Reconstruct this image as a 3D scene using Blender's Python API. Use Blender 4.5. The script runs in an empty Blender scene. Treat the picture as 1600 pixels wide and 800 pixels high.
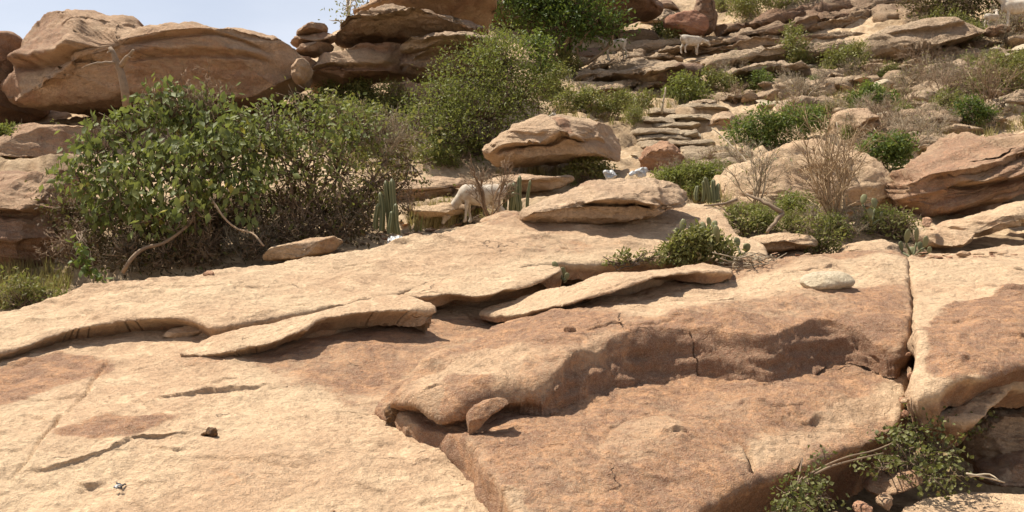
import bpy, math, random
import numpy as np
R = math.radians
rng = np.random.default_rng(7)
random.seed(7)
scene = bpy.context.scene
COL = scene.collection

# ------------------------------------------------------------------ camera, sky, sun, exposure
F = 1386.0                                   # focal length in photograph pixels (1600 wide, ~60 degrees)
cam_d = bpy.data.cameras.new('camera')
cam_d.sensor_width = 36.0
cam_d.lens = 36.0 * F / 1600.0
cam_d.clip_start = 0.05
cam_d.clip_end = 3000
cam = bpy.data.objects.new('camera', cam_d)
COL.objects.link(cam)
cam.location = (0, 0, 0)
cam.rotation_euler = (R(90), 0, 0)           # level, looking along +Y
scene.camera = cam

SUN_EL = 63.0
SUN_AZ = -64.0                               # degrees from +Y, negative = to the left
world = bpy.data.worlds.new('World')
scene.world = world
world.use_nodes = True
wn = world.node_tree.nodes
wl = world.node_tree.links
bg = wn['Background']
sky = wn.new('ShaderNodeTexSky')
sky.sky_type = 'NISHITA'
sky.sun_disc = False
sky.sun_elevation = R(SUN_EL)
sky.sun_rotation = R(SUN_AZ)
sky.air_density = 1.0
sky.dust_density = 3.0
sky.ozone_density = 1.5
sky.altitude = 800
# thin high cloud veiling the blue
tc = wn.new('ShaderNodeTexCoord'); mp = wn.new('ShaderNodeMapping'); mp.inputs['Scale'].default_value = (1.0, 1.0, 3.0)
cn = wn.new('ShaderNodeTexNoise'); cn.inputs['Scale'].default_value = 2.2; cn.inputs['Detail'].default_value = 7; cn.inputs['Roughness'].default_value = 0.55
mr = wn.new('ShaderNodeMapRange'); mr.inputs[1].default_value = 0.3; mr.inputs[2].default_value = 0.75; mr.inputs[3].default_value = 0.5; mr.inputs[4].default_value = 0.85
mxw = wn.new('ShaderNodeMix'); mxw.data_type = 'RGBA'
wl.new(tc.outputs['Generated'], mp.inputs['Vector']); wl.new(mp.outputs[0], cn.inputs['Vector']); wl.new(cn.outputs[0], mr.inputs[0])
sp = wn.new('ShaderNodeSeparateXYZ'); wl.new(tc.outputs['Generated'], sp.inputs[0])
hz = wn.new('ShaderNodeMapRange'); hz.inputs[1].default_value = 0.0; hz.inputs[2].default_value = 0.7; hz.inputs[3].default_value = 1.0; hz.inputs[4].default_value = 0.25
wl.new(sp.outputs['Z'], hz.inputs[0])
ml = wn.new('ShaderNodeMath'); ml.operation = 'MULTIPLY'; wl.new(mr.outputs[0], ml.inputs[0]); wl.new(hz.outputs[0], ml.inputs[1])
wl.new(ml.outputs[0], mxw.inputs[0])
cin = [i for i in mxw.inputs if i.type == 'RGBA']
wl.new(sky.outputs[0], cin[0]); cin[1].default_value = (10.4, 10.5, 11.0, 1)
wl.new([o for o in mxw.outputs if o.type == 'RGBA'][0], bg.inputs[0])
bg.inputs[1].default_value = 0.07

sun_d = bpy.data.lights.new('sun', 'SUN')
sun_d.energy = 5.0
sun_d.angle = R(0.55)
sun_d.color = (1.0, 0.94, 0.84)
sun = bpy.data.objects.new('sun', sun_d)
COL.objects.link(sun)
el, az = R(SUN_EL), R(SUN_AZ)
SUNV = np.array([math.sin(az) * math.cos(el), math.cos(az) * math.cos(el), math.sin(el)])
from mathutils import Vector
sun.rotation_euler = Vector((-SUNV[0], -SUNV[1], -SUNV[2])).to_track_quat('-Z', 'Y').to_euler()

scene.view_settings.view_transform = 'Standard'
scene.view_settings.look = 'None'
scene.view_settings.exposure = 0.68
scene.view_settings.gamma = 1.0
scene.view_settings.use_curve_mapping = False

# ------------------------------------------------------------------ small maths helpers
def W(px, py, d):
    return np.array([(px - 800.0) / F * d, d, (400.0 - py) / F * d])

_perm = np.random.default_rng(1234).permutation(4096).astype(np.int32)
_grad = np.random.default_rng(99).normal(size=(4096, 3)).astype(np.float32)
_grad /= np.linalg.norm(_grad, axis=1, keepdims=True)
_gx, _gy_, _gz_ = (np.ascontiguousarray(_grad[:, c]) for c in range(3))

def perlin(P, seed=0):
    P = np.asarray(P, np.float32)
    x, y, z = (np.ascontiguousarray(P[:, c]) for c in range(3))
    ix, iy, iz = (np.floor(a).astype(np.int32) for a in (x, y, z))
    x -= ix; y -= iy; z -= iz
    u, v, w = (a * a * a * (a * (a * 6 - 15) + 10) for a in (x, y, z))
    out = np.zeros(len(x), np.float32)
    for dx in (0, 1):
        hx = _perm[(ix + (dx + seed * 131)) & 4095]
        fx = x - dx
        wx = u if dx else 1 - u
        for dy in (0, 1):
            hy = _perm[(hx + iy + dy) & 4095]
            fy = y - dy
            wxy = wx * (v if dy else 1 - v)
            for dz in (0, 1):
                h = _perm[(hy + iz + dz) & 4095]
                out += wxy * (w if dz else 1 - w) * (_gx[h] * fx + _gy_[h] * fy + _gz_[h] * (z - dz))
    return out * 1.6

def fbm(P, freq, octs, seed=0, gain=0.5):
    P = np.asarray(P, np.float32)
    o = np.zeros(len(P), np.float32)
    a = 1.0
    for k in range(octs):
        o += a * perlin(P * np.float32(freq) + 17.3 * k, seed + k)
        freq *= 2.03
        a *= gain
    return o

def sstep(a, b, x):
    t = np.clip((x - a) / (b - a), 0, 1)
    return t * t * (3 - 2 * t)

def flakes(n, k, sharp=0.12):
    """terraced version of a noise value: flat scales with sharp little scarps"""
    q = n * k
    fl = np.floor(q)
    fr = q - fl
    return (fl + sstep(1 - sharp, 1.0, fr)) / k

class TPS:
    """smooth surface z(x, y) through a few surveyed points"""
    def __init__(s, pts, reg=1e-3):
        p = np.array(pts, float)
        s.c = p[:, :2].mean(0)
        s.k = max(np.ptp(p[:, 0]), np.ptp(p[:, 1]))
        s.X = (p[:, :2] - s.c) / s.k
        n = len(p)
        D = np.linalg.norm(s.X[:, None] - s.X[None], axis=2)
        K = np.where(D > 0, D * D * np.log(D + 1e-12), 0) + np.eye(n) * reg
        Pm = np.hstack([np.ones((n, 1)), s.X])
        A = np.vstack([np.hstack([K, Pm]), np.hstack([Pm.T, np.zeros((3, 3))])])
        s.w = np.linalg.solve(A, np.concatenate([p[:, 2], np.zeros(3)]))
        s.n = n
    def __call__(s, x, y):
        x = np.atleast_1d(np.asarray(x, float)); y = np.atleast_1d(np.asarray(y, float))
        sh = x.shape
        q = (np.stack([x.ravel(), y.ravel()], 1) - s.c) / s.k
        out = s.w[s.n] + q @ s.w[s.n + 1:]
        for j in range(s.n):
            r2 = ((q - s.X[j]) ** 2).sum(1)
            out += s.w[j] * 0.5 * r2 * np.log(r2 + 1e-20)
        return out.reshape(sh)

def hit(surf, px, py, d0=3.0, d1=60.0):
    """where the line of sight through a photograph pixel first meets a surface z(x, y)"""
    px = np.atleast_1d(np.asarray(px, float)); py = np.atleast_1d(np.asarray(py, float))
    u = (px - 800) / F; v = (400 - py) / F
    ds = np.geomspace(d0, d1, 160)
    g = v[:, None] * ds - surf(u[:, None] * ds, np.broadcast_to(ds, (len(u), len(ds))))
    below = g <= 0
    idx = np.where(below.any(1), below.argmax(1), len(ds) - 1)
    idx = np.maximum(idx, 1)
    lo = ds[idx - 1]; hi = ds[idx]
    for _ in range(24):
        m = 0.5 * (lo + hi)
        gm = v * m - surf(u * m, m)
        lo = np.where(gm > 0, m, lo); hi = np.where(gm > 0, hi, m)
    return 0.5 * (lo + hi)

def resample(pts, step, closed=True, smooth=True):
    """Catmull-Rom through the points (any number of columns), then even spacing measured on columns 0,1"""
    p = np.array(pts, float)
    n = len(p)
    out = []
    segs = n if closed else n - 1
    for i in range(segs):
        if closed:
            a, b, c, d = p[(i - 1) % n], p[i], p[(i + 1) % n], p[(i + 2) % n]
        else:
            b, c = p[i], p[i + 1]
            a = p[i - 1] if i > 0 else 2 * b - c
            d = p[i + 2] if i + 2 < n else 2 * c - b
        for t in np.linspace(0, 1, 9)[:-1]:
            if smooth:
                out.append(0.5 * ((2 * b) + (-a + c) * t + (2 * a - 5 * b + 4 * c - d) * t * t + (-a + 3 * b - 3 * c + d) * t ** 3))
            else:
                out.append(b + (c - b) * t)
    out.append(p[0] if closed else p[-1])
    out = np.array(out)
    L = np.concatenate([[0], np.cumsum(np.linalg.norm(np.diff(out[:, :2], axis=0), axis=1))])
    m = max(int(L[-1] / step), 6)
    tt = np.linspace(0, L[-1], m + 1)
    res = np.stack([np.interp(tt, L, out[:, k]) for k in range(out.shape[1])], 1)
    return res[:-1] if closed else res

def seg_dist(P, A, B, want_t=False):
    """distance of points P (N,2) to segments A-B (M,2); index of the nearest, its parameter, signed side"""
    N = len(P)
    best = np.full(N, 1e9); bi = np.zeros(N, int); bt = np.zeros(N)
    AB = B - A
    L2 = (AB ** 2).sum(1) + 1e-12
    CH = max(1, int(4e6 // max(len(A), 1)))
    for s in range(0, N, CH):
        q = P[s:s + CH]
        dx = q[:, 0:1] - A[None, :, 0]; dy = q[:, 1:2] - A[None, :, 1]
        t = np.clip((dx * AB[:, 0] + dy * AB[:, 1]) / L2, 0, 1)
        ex = dx - t * AB[:, 0]; ey = dy - t * AB[:, 1]
        d2 = ex * ex + ey * ey
        k = d2.argmin(1)
        r = np.arange(len(q))
        best[s:s + CH] = np.sqrt(d2[r, k]); bi[s:s + CH] = k; bt[s:s + CH] = t[r, k]
    return best, bi, bt

def inside(P, poly):
    x, y = P[:, 0], P[:, 1]
    c = np.zeros(len(P), bool)
    n = len(poly)
    for i in range(n):
        x0, y0 = poly[i]; x1, y1 = poly[(i + 1) % n]
        if y0 == y1:
            continue
        m = ((y0 > y) != (y1 > y)) & (x < (x1 - x0) * (y - y0) / (y1 - y0) + x0)
        c ^= m
    return c

def poly_line_dist(P, line):
    """unsigned distance, side (+1 = left of the line's direction), parameter 0..1 along it"""
    line = np.asarray(line, float)
    A, B = line[:-1], line[1:]
    d, i, t = seg_dist(P, A, B)
    AB = B[i] - A[i]
    side = np.sign(AB[:, 0] * (P[:, 1] - A[i][:, 1]) - AB[:, 1] * (P[:, 0] - A[i][:, 0]))
    seglen = np.linalg.norm(B - A, axis=1)
    cum = np.concatenate([[0], np.cumsum(seglen)])
    tt = (cum[i] + t * seglen[i]) / cum[-1]
    return d, side, tt

# ------------------------------------------------------------------ mesh building
def mesh_from(name, V, faces, smooth=True, attrs=None):
    """faces: list of (M,3) / (M,4) int arrays"""
    me = bpy.data.meshes.new(name)
    V = np.asarray(V, np.float32)
    me.vertices.add(len(V))
    me.vertices.foreach_set('co', V.ravel())
    faces = [np.asarray(f, np.int32) for f in faces if len(f)]
    loops = np.concatenate([f.ravel() for f in faces])
    tot = np.concatenate([np.full(len(f), f.shape[1], np.int32) for f in faces])
    start = np.concatenate([[0], np.cumsum(tot)[:-1]]).astype(np.int32)
    me.loops.add(len(loops))
    me.loops.foreach_set('vertex_index', loops)
    me.polygons.add(len(tot))
    me.polygons.foreach_set('loop_start', start)
    me.polygons.foreach_set('loop_total', tot)
    me.polygons.foreach_set('use_smooth', np.full(len(tot), smooth))
    for k, a in (attrs or {}).items():
        at = me.attributes.new(k, 'FLOAT', 'POINT')
        at.data.foreach_set('value', np.asarray(a, np.float32))
    me.update(calc_edges=True)
    return me

def put(name, me, mat, parent=None, loc=None):
    o = bpy.data.objects.new(name, me)
    COL.objects.link(o)
    if mat is not None and len(me.materials) == 0:
        me.materials.append(mat)
    if loc is not None:
        o.location = loc
    if parent is not None:
        o.parent = parent
    return o

def tag(o, label, cat, group=None, kind=None):
    o['label'] = label
    if cat:
        o['category'] = cat
    if group:
        o['group'] = group
    if kind:
        o['kind'] = kind
    return o

def empty(name, loc=(0, 0, 0)):
    o = bpy.data.objects.new(name, None)
    COL.objects.link(o)
    o.location = loc
    return o

class MB:
    """collects tubes and leaves of one part"""
    def __init__(s):
        s.v = []; s.q = []; s.t = []; s.a = []; s.n = 0
    def add(s, V, quads=None, tris=None, rnd=0.5):
        V = np.asarray(V, float)
        if quads is not None and len(quads):
            s.q.append(np.asarray(quads) + s.n)
        if tris is not None and len(tris):
            s.t.append(np.asarray(tris) + s.n)
        s.v.append(V)
        s.a.append(np.broadcast_to(np.asarray(rnd, float), (len(V),)).copy())
        s.n += len(V)
    def tube(s, P, r0, r1, sides=5, rnd=0.5):
        P = np.asarray(P, float)
        m = len(P)
        T = np.gradient(P, axis=0)
        T /= np.linalg.norm(T, axis=1, keepdims=True) + 1e-9
        ref = np.array([0.31, 0.2, 0.93]) if abs(T[0][2]) < 0.8 else np.array([0.9, 0.3, 0.1])
        U = np.cross(T, ref); U /= np.linalg.norm(U, axis=1, keepdims=True) + 1e-9
        Vv = np.cross(T, U)
        rad = np.linspace(r0, r1, m)[:, None] if np.isscalar(r0) else np.asarray(r0)[:, None]
        rows = []
        for k in range(sides):
            a = 2 * math.pi * k / sides
            rows.append(P + rad * (math.cos(a) * U + math.sin(a) * Vv))
        V = np.stack(rows, 1).reshape(-1, 3)
        i = np.arange(m - 1)[:, None] * sides; k = np.arange(sides)[None]
        k2 = (k + 1) % sides
        q = np.stack([i + k, i + k2, i + sides + k2, i + sides + k], -1).reshape(-1, 4)
        tip = (m - 1) * sides
        tr = [(tip, tip + j, tip + j + 1) for j in range(1, sides - 1)] + [(0, j + 1, j) for j in range(1, sides - 1)]
        s.add(V, q, np.array(tr), rnd)
    def build(s, name, smooth=True):
        V = np.concatenate(s.v)
        fs = ([np.concatenate(s.q)] if s.q else []) + ([np.concatenate(s.t)] if s.t else [])
        return mesh_from(name, V, fs, smooth, {'rnd': np.concatenate(s.a)})

def unit(v):
    v = np.asarray(v, float)
    return v / (np.linalg.norm(v, axis=-1, keepdims=True) + 1e-9)

# ------------------------------------------------------------------ materials
def new_mat(name):
    m = bpy.data.materials.new(name)
    m.use_nodes = True
    nt = m.node_tree
    b = nt.nodes['Principled BSDF']
    return m, nt, b

class N:
    """tiny node helper"""
    def __init__(s, nt):
        s.nt = nt
    def node(s, t, **kw):
        n = s.nt.nodes.new(t)
        for k, v in kw.items():
            setattr(n, k, v)
        return n
    def link(s, a, b):
        s.nt.links.new(a, b)
    def noise(s, vec, scale, detail=6, rough=0.6, dist=0.0):
        n = s.node('ShaderNodeTexNoise')
        n.inputs['Scale'].default_value = scale
        n.inputs['Detail'].default_value = detail
        n.inputs['Roughness'].default_value = rough
        n.inputs['Distortion'].default_value = dist
        if vec is not None:
            s.link(vec, n.inputs['Vector'])
        return n.outputs[0]
    def math(s, op, a, b=None, c=None, clamp=False):
        n = s.node('ShaderNodeMath', operation=op, use_clamp=clamp)
        for i, x in enumerate((a, b, c)):
            if x is None:
                continue
            if isinstance(x, (int, float)):
                n.inputs[i].default_value = x
            else:
                s.link(x, n.inputs[i])
        return n.outputs[0]
    def ramp(s, fac, lo, hi):
        n = s.node('ShaderNodeMapRange', interpolation_type='SMOOTHSTEP')
        n.inputs[1].default_value = lo; n.inputs[2].default_value = hi
        s.link(fac, n.inputs[0])
        return n.outputs[0]
    def mix(s, fac, a, b, mode='MIX'):
        n = s.node('ShaderNodeMix', data_type='RGBA', blend_type=mode)
        ins = [i for i in n.inputs if i.type == 'RGBA']
        f = n.inputs[0]
        if isinstance(fac, (int, float)):
            f.default_value = fac
        else:
            s.link(fac, f)
        for i, x in zip(ins, (a, b)):
            if isinstance(x, tuple):
                i.default_value = (*x, 1)
            else:
                s.link(x, i)
        return [o for o in n.outputs if o.type == 'RGBA'][0]
    def scale(s, vec, xyz):
        n = s.node('ShaderNodeMapping')
        n.inputs['Scale'].default_value = xyz
        s.link(vec, n.inputs['Vector'])
        return n.outputs[0]

def rock_mat(name, pale, mid, varn, dark, k=1.0, bump=1.0, layer=0.0):
    """weathered sandstone; the mesh attribute 'var' says how far desert varnish, with some painted shade, covers it"""
    m, nt, b = new_mat(name)
    n = N(nt)
    pos = n.node('ShaderNodeNewGeometry').outputs['Position']
    att = n.node('ShaderNodeAttribute', attribute_name='var').outputs['Fac']
    big = n.noise(pos, 0.9 * k, 5, 0.62, 0.4)
    med = n.noise(pos, 4.5 * k, 6, 0.66, 0.6)
    fine = n.noise(pos, 34 * k, 4, 0.7)
    grain = n.noise(pos, 170 * k, 1, 0.7)
    c = n.mix(n.ramp(big, 0.36, 0.66), mid, pale)
    c = n.mix(n.ramp(med, 0.46, 0.74), c, tuple(min(1, x * 1.22) for x in pale))
    c = n.mix(n.math('MULTIPLY', n.ramp(med, 0.50, 0.24), 0.55), c, tuple(x * 0.72 for x in mid))
    # varnish, its edge broken up by the same noises
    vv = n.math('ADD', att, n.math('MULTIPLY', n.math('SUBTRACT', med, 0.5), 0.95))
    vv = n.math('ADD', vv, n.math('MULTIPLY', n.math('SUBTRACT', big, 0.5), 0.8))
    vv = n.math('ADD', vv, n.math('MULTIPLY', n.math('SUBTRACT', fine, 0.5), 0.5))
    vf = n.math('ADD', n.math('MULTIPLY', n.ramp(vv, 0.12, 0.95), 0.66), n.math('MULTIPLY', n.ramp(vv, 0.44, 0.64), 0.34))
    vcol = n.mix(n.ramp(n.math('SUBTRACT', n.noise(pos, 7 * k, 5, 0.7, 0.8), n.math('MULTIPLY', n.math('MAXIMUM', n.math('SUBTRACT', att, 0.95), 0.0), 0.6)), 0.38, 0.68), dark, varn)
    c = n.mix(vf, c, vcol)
    if layer > 0:
        st = n.noise(n.scale(pos, (0.35, 0.35, 5.5)), 2.2 * k, 5, 0.65, 0.5)
        c = n.mix(n.math('MULTIPLY', n.ramp(st, 0.42, 0.66), layer), c, dark)
    # fine grain and dark pits
    c = n.mix(n.math('MULTIPLY', n.ramp(fine, 0.60, 0.36), 0.42), c, tuple(x * 0.5 for x in mid))
    c = n.mix(n.math('MULTIPLY', n.ramp(grain, 0.40, 0.68), 0.28), c, (0.62, 0.50, 0.36))
    pit = n.noise(n.scale(pos, (1, 1, 1.4)), 14 * k, 5, 0.75, 1.0)
    c = n.mix(n.math('MULTIPLY', n.ramp(pit, 0.655, 0.74), 0.55), c, tuple(x * 0.42 for x in dark))
    # thin fractures, only here and there
    wob = n.node('ShaderNodeTexNoise'); wob.inputs['Scale'].default_value = 2.4 * k; wob.inputs['Detail'].default_value = 3
    n.link(pos, wob.inputs['Vector'])
    vadd = n.node('ShaderNodeVectorMath', operation='MULTIPLY_ADD'); vadd.inputs[1].default_value = (0.55 / k, 0.55 / k, 0.55 / k)
    n.link(wob.outputs['Color'], vadd.inputs[0]); n.link(pos, vadd.inputs[2])
    vor = n.node('ShaderNodeTexVoronoi', feature='DISTANCE_TO_EDGE'); vor.inputs['Scale'].default_value = 1.5 * k
    n.link(n.scale(vadd.outputs[0], (0.55, 1.25, 1.0)), vor.inputs['Vector'])
    crk = n.math('MULTIPLY', n.ramp(vor.outputs['Distance'], 0.016, 0.002), n.ramp(n.noise(pos, 1.7 * k, 4, 0.6), 0.57, 0.67))
    c = n.mix(n.math('MULTIPLY', crk, 0.20), c, tuple(x * 0.35 for x in dark))
    n.link(c, b.inputs['Base Color'])
    b.inputs['Roughness'].default_value = 0.93
    b.inputs['Specular IOR Level'].default_value = 0.18
    h = n.math('ADD', n.math('MULTIPLY', fine, 0.55), n.math('MULTIPLY', med, 1.3))
    h = n.math('ADD', h, n.math('MULTIPLY', pit, 0.9))
    h = n.math('ADD', h, n.math('MULTIPLY', grain, 0.22))
    sca = n.noise(n.scale(pos, (0.8, 1.0, 1.3)), 2.6 * k, 7, 0.62, 0.7)
    scb = n.noise(n.scale(pos, (0.8, 1.0, 1.3)), 8.0 * k, 5, 0.62, 0.7)
    h = n.math('ADD', h, n.math('MULTIPLY', n.math('SNAP', sca, 0.045), 9.0))
    h = n.math('ADD', h, n.math('MULTIPLY', n.math('SNAP', scb, 0.075), 2.2))
    h = n.math('SUBTRACT', h, n.math('MULTIPLY', crk, 1.0))
    bp = n.node('ShaderNodeBump')
    bp.inputs['Strength'].default_value = 1.0 * bump
    bp.inputs['Distance'].default_value = 0.028 / k
    n.link(h, bp.inputs['Height'])
    n.link(bp.outputs[0], b.inputs['Normal'])
    return m

def leaf_mat(name, dark, light, dry=(0.30, 0.22, 0.08), dryf=0.1, trans=0.35, rough=0.55):
    m, nt, b = new_mat(name)
    n = N(nt)
    a = n.node('ShaderNodeAttribute', attribute_name='rnd').outputs['Fac']
    c = n.mix(a, dark, light)
    c = n.mix(n.ramp(a, 1.0 - dryf, 1.0 - dryf + 0.02), c, dry)
    n.link(c, b.inputs['Base Color'])
    b.inputs['Roughness'].default_value = rough
    b.inputs['Specular IOR Level'].default_value = 0.22
    tr = n.node('ShaderNodeBsdfTranslucent')
    n.link(n.mix(0.5, c, (0.25, 0.30, 0.04)), tr.inputs[0])
    mx = n.node('ShaderNodeMixShader')
    mx.inputs[0].default_value = trans
    n.link(b.outputs[0], mx.inputs[1]); n.link(tr.outputs[0], mx.inputs[2])
    n.link(mx.outputs[0], nt.nodes['Material Output'].inputs[0])
    return m

def bark_mat(name, a, c2):
    m, nt, b = new_mat(name)
    n = N(nt)
    pos = n.node('ShaderNodeNewGeometry').outputs['Position']
    at = n.node('ShaderNodeAttribute', attribute_name='rnd').outputs['Fac']
    f = n.math('ADD', n.math('MULTIPLY', n.noise(pos, 14, 5), 0.6), n.math('MULTIPLY', at, 0.5))
    n.link(n.mix(n.ramp(f, 0.3, 0.85), a, c2), b.inputs['Base Color'])
    b.inputs['Roughness'].default_value = 0.85
    return m

def plain_mat(name, col, col2=None, scale=8, rough=0.8, bump=0.0):
    m, nt, b = new_mat(name)
    n = N(nt)
    pos = n.node('ShaderNodeNewGeometry').outputs['Position']
    no = n.noise(pos, scale, 6, 0.65)
    n.link(n.mix(n.ramp(no, 0.35, 0.65), col, col2 or tuple(x * 0.8 for x in col)), b.inputs['Base Color'])
    b.inputs['Roughness'].default_value = rough
    if bump:
        bp = n.node('ShaderNodeBump')
        bp.inputs['Strength'].default_value = bump
        bp.inputs['Distance'].default_value = 0.02
        n.link(no, bp.inputs['Height']); n.link(bp.outputs[0], b.inputs['Normal'])
    return m

PALE = (0.640, 0.458, 0.280); MID = (0.545, 0.350, 0.205); VARN = (0.465, 0.238, 0.115); DARK = (0.235, 0.117, 0.066)
M_slab = rock_mat('pale_sandstone', PALE, MID, VARN, DARK)
M_boul = rock_mat('boulder_sandstone', (0.57, 0.405, 0.255), (0.48, 0.305, 0.18), (0.39, 0.195, 0.108), (0.23, 0.115, 0.066), k=0.55, layer=0.22)
M_far = rock_mat('far_sandstone', (0.58, 0.43, 0.28), (0.48, 0.325, 0.195), (0.36, 0.19, 0.11), (0.20, 0.11, 0.068), k=0.4, bump=1.2, layer=0.35)
M_grey = rock_mat('grey_step_stone', (0.56, 0.44, 0.29), (0.45, 0.33, 0.21), (0.34, 0.235, 0.145), (0.20, 0.135, 0.085), k=0.6, layer=0.35)
M_red = rock_mat('red_stone', (0.50, 0.29, 0.17), (0.42, 0.20, 0.11), (0.36, 0.13, 0.065), (0.22, 0.085, 0.05), k=0.8)
M_white = rock_mat('cream_stone', (0.66, 0.56, 0.40), (0.58, 0.46, 0.30), (0.5, 0.36, 0.22), (0.40, 0.28, 0.17))
M_leafA = leaf_mat('broad_leaf', (0.070, 0.088, 0.024), (0.270, 0.290, 0.095), (0.36, 0.30, 0.06), 0.12, 0.32, 0.62)
M_leafB = leaf_mat('fine_leaf', (0.105, 0.120, 0.028), (0.270, 0.275, 0.075), (0.26, 0.20, 0.07), 0.08, 0.35)
M_leafC = leaf_mat('tree_leaf', (0.040, 0.068, 0.014), (0.105, 0.150, 0.030), (0.22, 0.20, 0.06), 0.06, 0.3)
M_leafD = leaf_mat('olive_leaf', (0.12, 0.115, 0.035), (0.28, 0.26, 0.085), (0.30, 0.22, 0.10), 0.18, 0.3)
M_leafE = leaf_mat('bright_leaf', (0.060, 0.090, 0.022), (0.160, 0.200, 0.050), (0.30, 0.28, 0.07), 0.06, 0.35)
M_leafF = leaf_mat('dark_olive_leaf', (0.065, 0.068, 0.020), (0.200, 0.195, 0.070), (0.28, 0.20, 0.09), 0.15, 0.25)  # darker olive leaf colour for the hollow shrubs
M_dry = leaf_mat('dry_grass', (0.20, 0.15, 0.06), (0.42, 0.33, 0.15), (0.22, 0.25, 0.07), 0.2, 0.3, 0.8)
M_cact = leaf_mat('cactus_skin', (0.080, 0.086, 0.036), (0.185, 0.175, 0.080), (0.22, 0.17, 0.08), 0.06, 0.0, 0.5)
M_bark = bark_mat('brown_bark', (0.10, 0.065, 0.04), (0.26, 0.18, 0.11))
M_twig = bark_mat('grey_twig', (0.19, 0.14, 0.085), (0.46, 0.37, 0.25))
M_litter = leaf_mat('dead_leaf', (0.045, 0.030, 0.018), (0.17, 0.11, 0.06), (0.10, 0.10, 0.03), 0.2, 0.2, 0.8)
M_tan = bark_mat('tan_stem', (0.26, 0.17, 0.09), (0.46, 0.33, 0.19))
M_rtwig = bark_mat('red_brown_twig', (0.15, 0.092, 0.052), (0.37, 0.255, 0.155))
M_goat = plain_mat('goat_coat', (0.50, 0.44, 0.35), (0.36, 0.28, 0.20), 9, 0.9)
M_horn = plain_mat('goat_horn', (0.10, 0.08, 0.06), None, 20)
M_eye = plain_mat('goat_eye', (0.02, 0.015, 0.01), None, 20, 0.3)
M_plastic = plain_mat('white_plastic', (0.46, 0.46, 0.45), (0.33, 0.32, 0.30), 14, 0.4)
M_pink = plain_mat('pink_scrap', (0.62, 0.36, 0.33), None, 14, 0.6)
M_black = plain_mat('black_scrap', (0.03, 0.03, 0.03), None, 14, 0.5)
M_dung = plain_mat('dry_dung', (0.17, 0.085, 0.03), (0.07, 0.04, 0.02), 45, 0.95, 0.8)

# ------------------------------------------------------------------ the lie of the land
GA = []
for px, py, d in [
    (-60, 470, 11), (40, 470, 11), (250, 428, 11.2), (380, 412, 11.2), (500, 395, 11.4), (620, 374, 11.8), (700, 345, 14), (650, 312, 16), (740, 334, 15.4),
    (860, 292, 17.5), (760, 272, 19), (900, 266, 19), (1000, 272, 18.5), (1100, 322, 13), (1200, 362, 11.3), (1300, 372, 11.3),
    (1430, 375, 11.3), (1550, 352, 12.2), (1420, 305, 14.6), (1500, 330, 13.6), (1700, 340, 12.5), (1100, 240, 20.5), (1040, 200, 23.5), (1200, 230, 20),
    (1100, 150, 27.5), (960, 140, 28), (1200, 130, 28.5), (1000, 80, 34), (1100, 70, 34.5), (900, 40, 37), (1100, 0, 42),
    (1300, 200, 22), (1450, 180, 23), (1600, 160, 24), (1300, 110, 29), (1450, 100, 29), (1600, 80, 29), (1350, 60, 33),
    (1500, 30, 33), (1620, 25, 31), (1500, -60, 40), (1300, -60, 44), (1750, -20, 34), (800, 60, 34), (650, 140, 25), (560, 152, 23), (500, 170, 22),
    (640, 100, 27), (650, 0, 36), (760, -40, 42), (300, 205, 20), (100, 200, 20), (0, 255, 16.5), (0, 205, 19.5), (-40, 425, 11.8),
    (200, 300, 13.5), (450, 300, 15), (550, 230, 18.5), (700, 245, 19.5), (200, 125, 32), (400, 125, 32), (0, 125, 32), (480, 130, 30),
    (120, 390, 12.2), (330, 350, 12.8)]:
    GA.append(W(px, py, d))
for p in [(-5, 2.5, -2.4), (0, 2.5, -2.4), (5, 2.5, -2.5), (-6, 6, -1.6), (-3, 7, -1.35), (0, 7, -1.3), (3, 7, -1.5), (6, 6, -1.7), (1.2, 9.4, -0.75), (4.2, 9.2, -0.75), (-2, 9.2, -0.8),
          (2.2, 4.6, -1.95), (3.2, 5.2, -1.9), (4.2, 6.4, -1.75), (-12, 45, 7), (-24, 40, 6), (12, 50, 17), (25, 48, 17), (0, 50, 15)]:
    GA.append(np.array(p, float))
HILL = TPS(GA, 2e-4)

def ground_raw(x, y):
    yy = np.clip(y, 2.0, 48.0)
    xx = np.clip(x * yy / np.maximum(y, 2.0), -60, 60)
    return HILL(xx, yy)

def ghit(px, py):
    return hit(ground_raw, px, py, 6.0, 50.0)

def gz(x, y):
    return float(ground_raw(np.array([x]), np.array([y]))[0])

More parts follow.
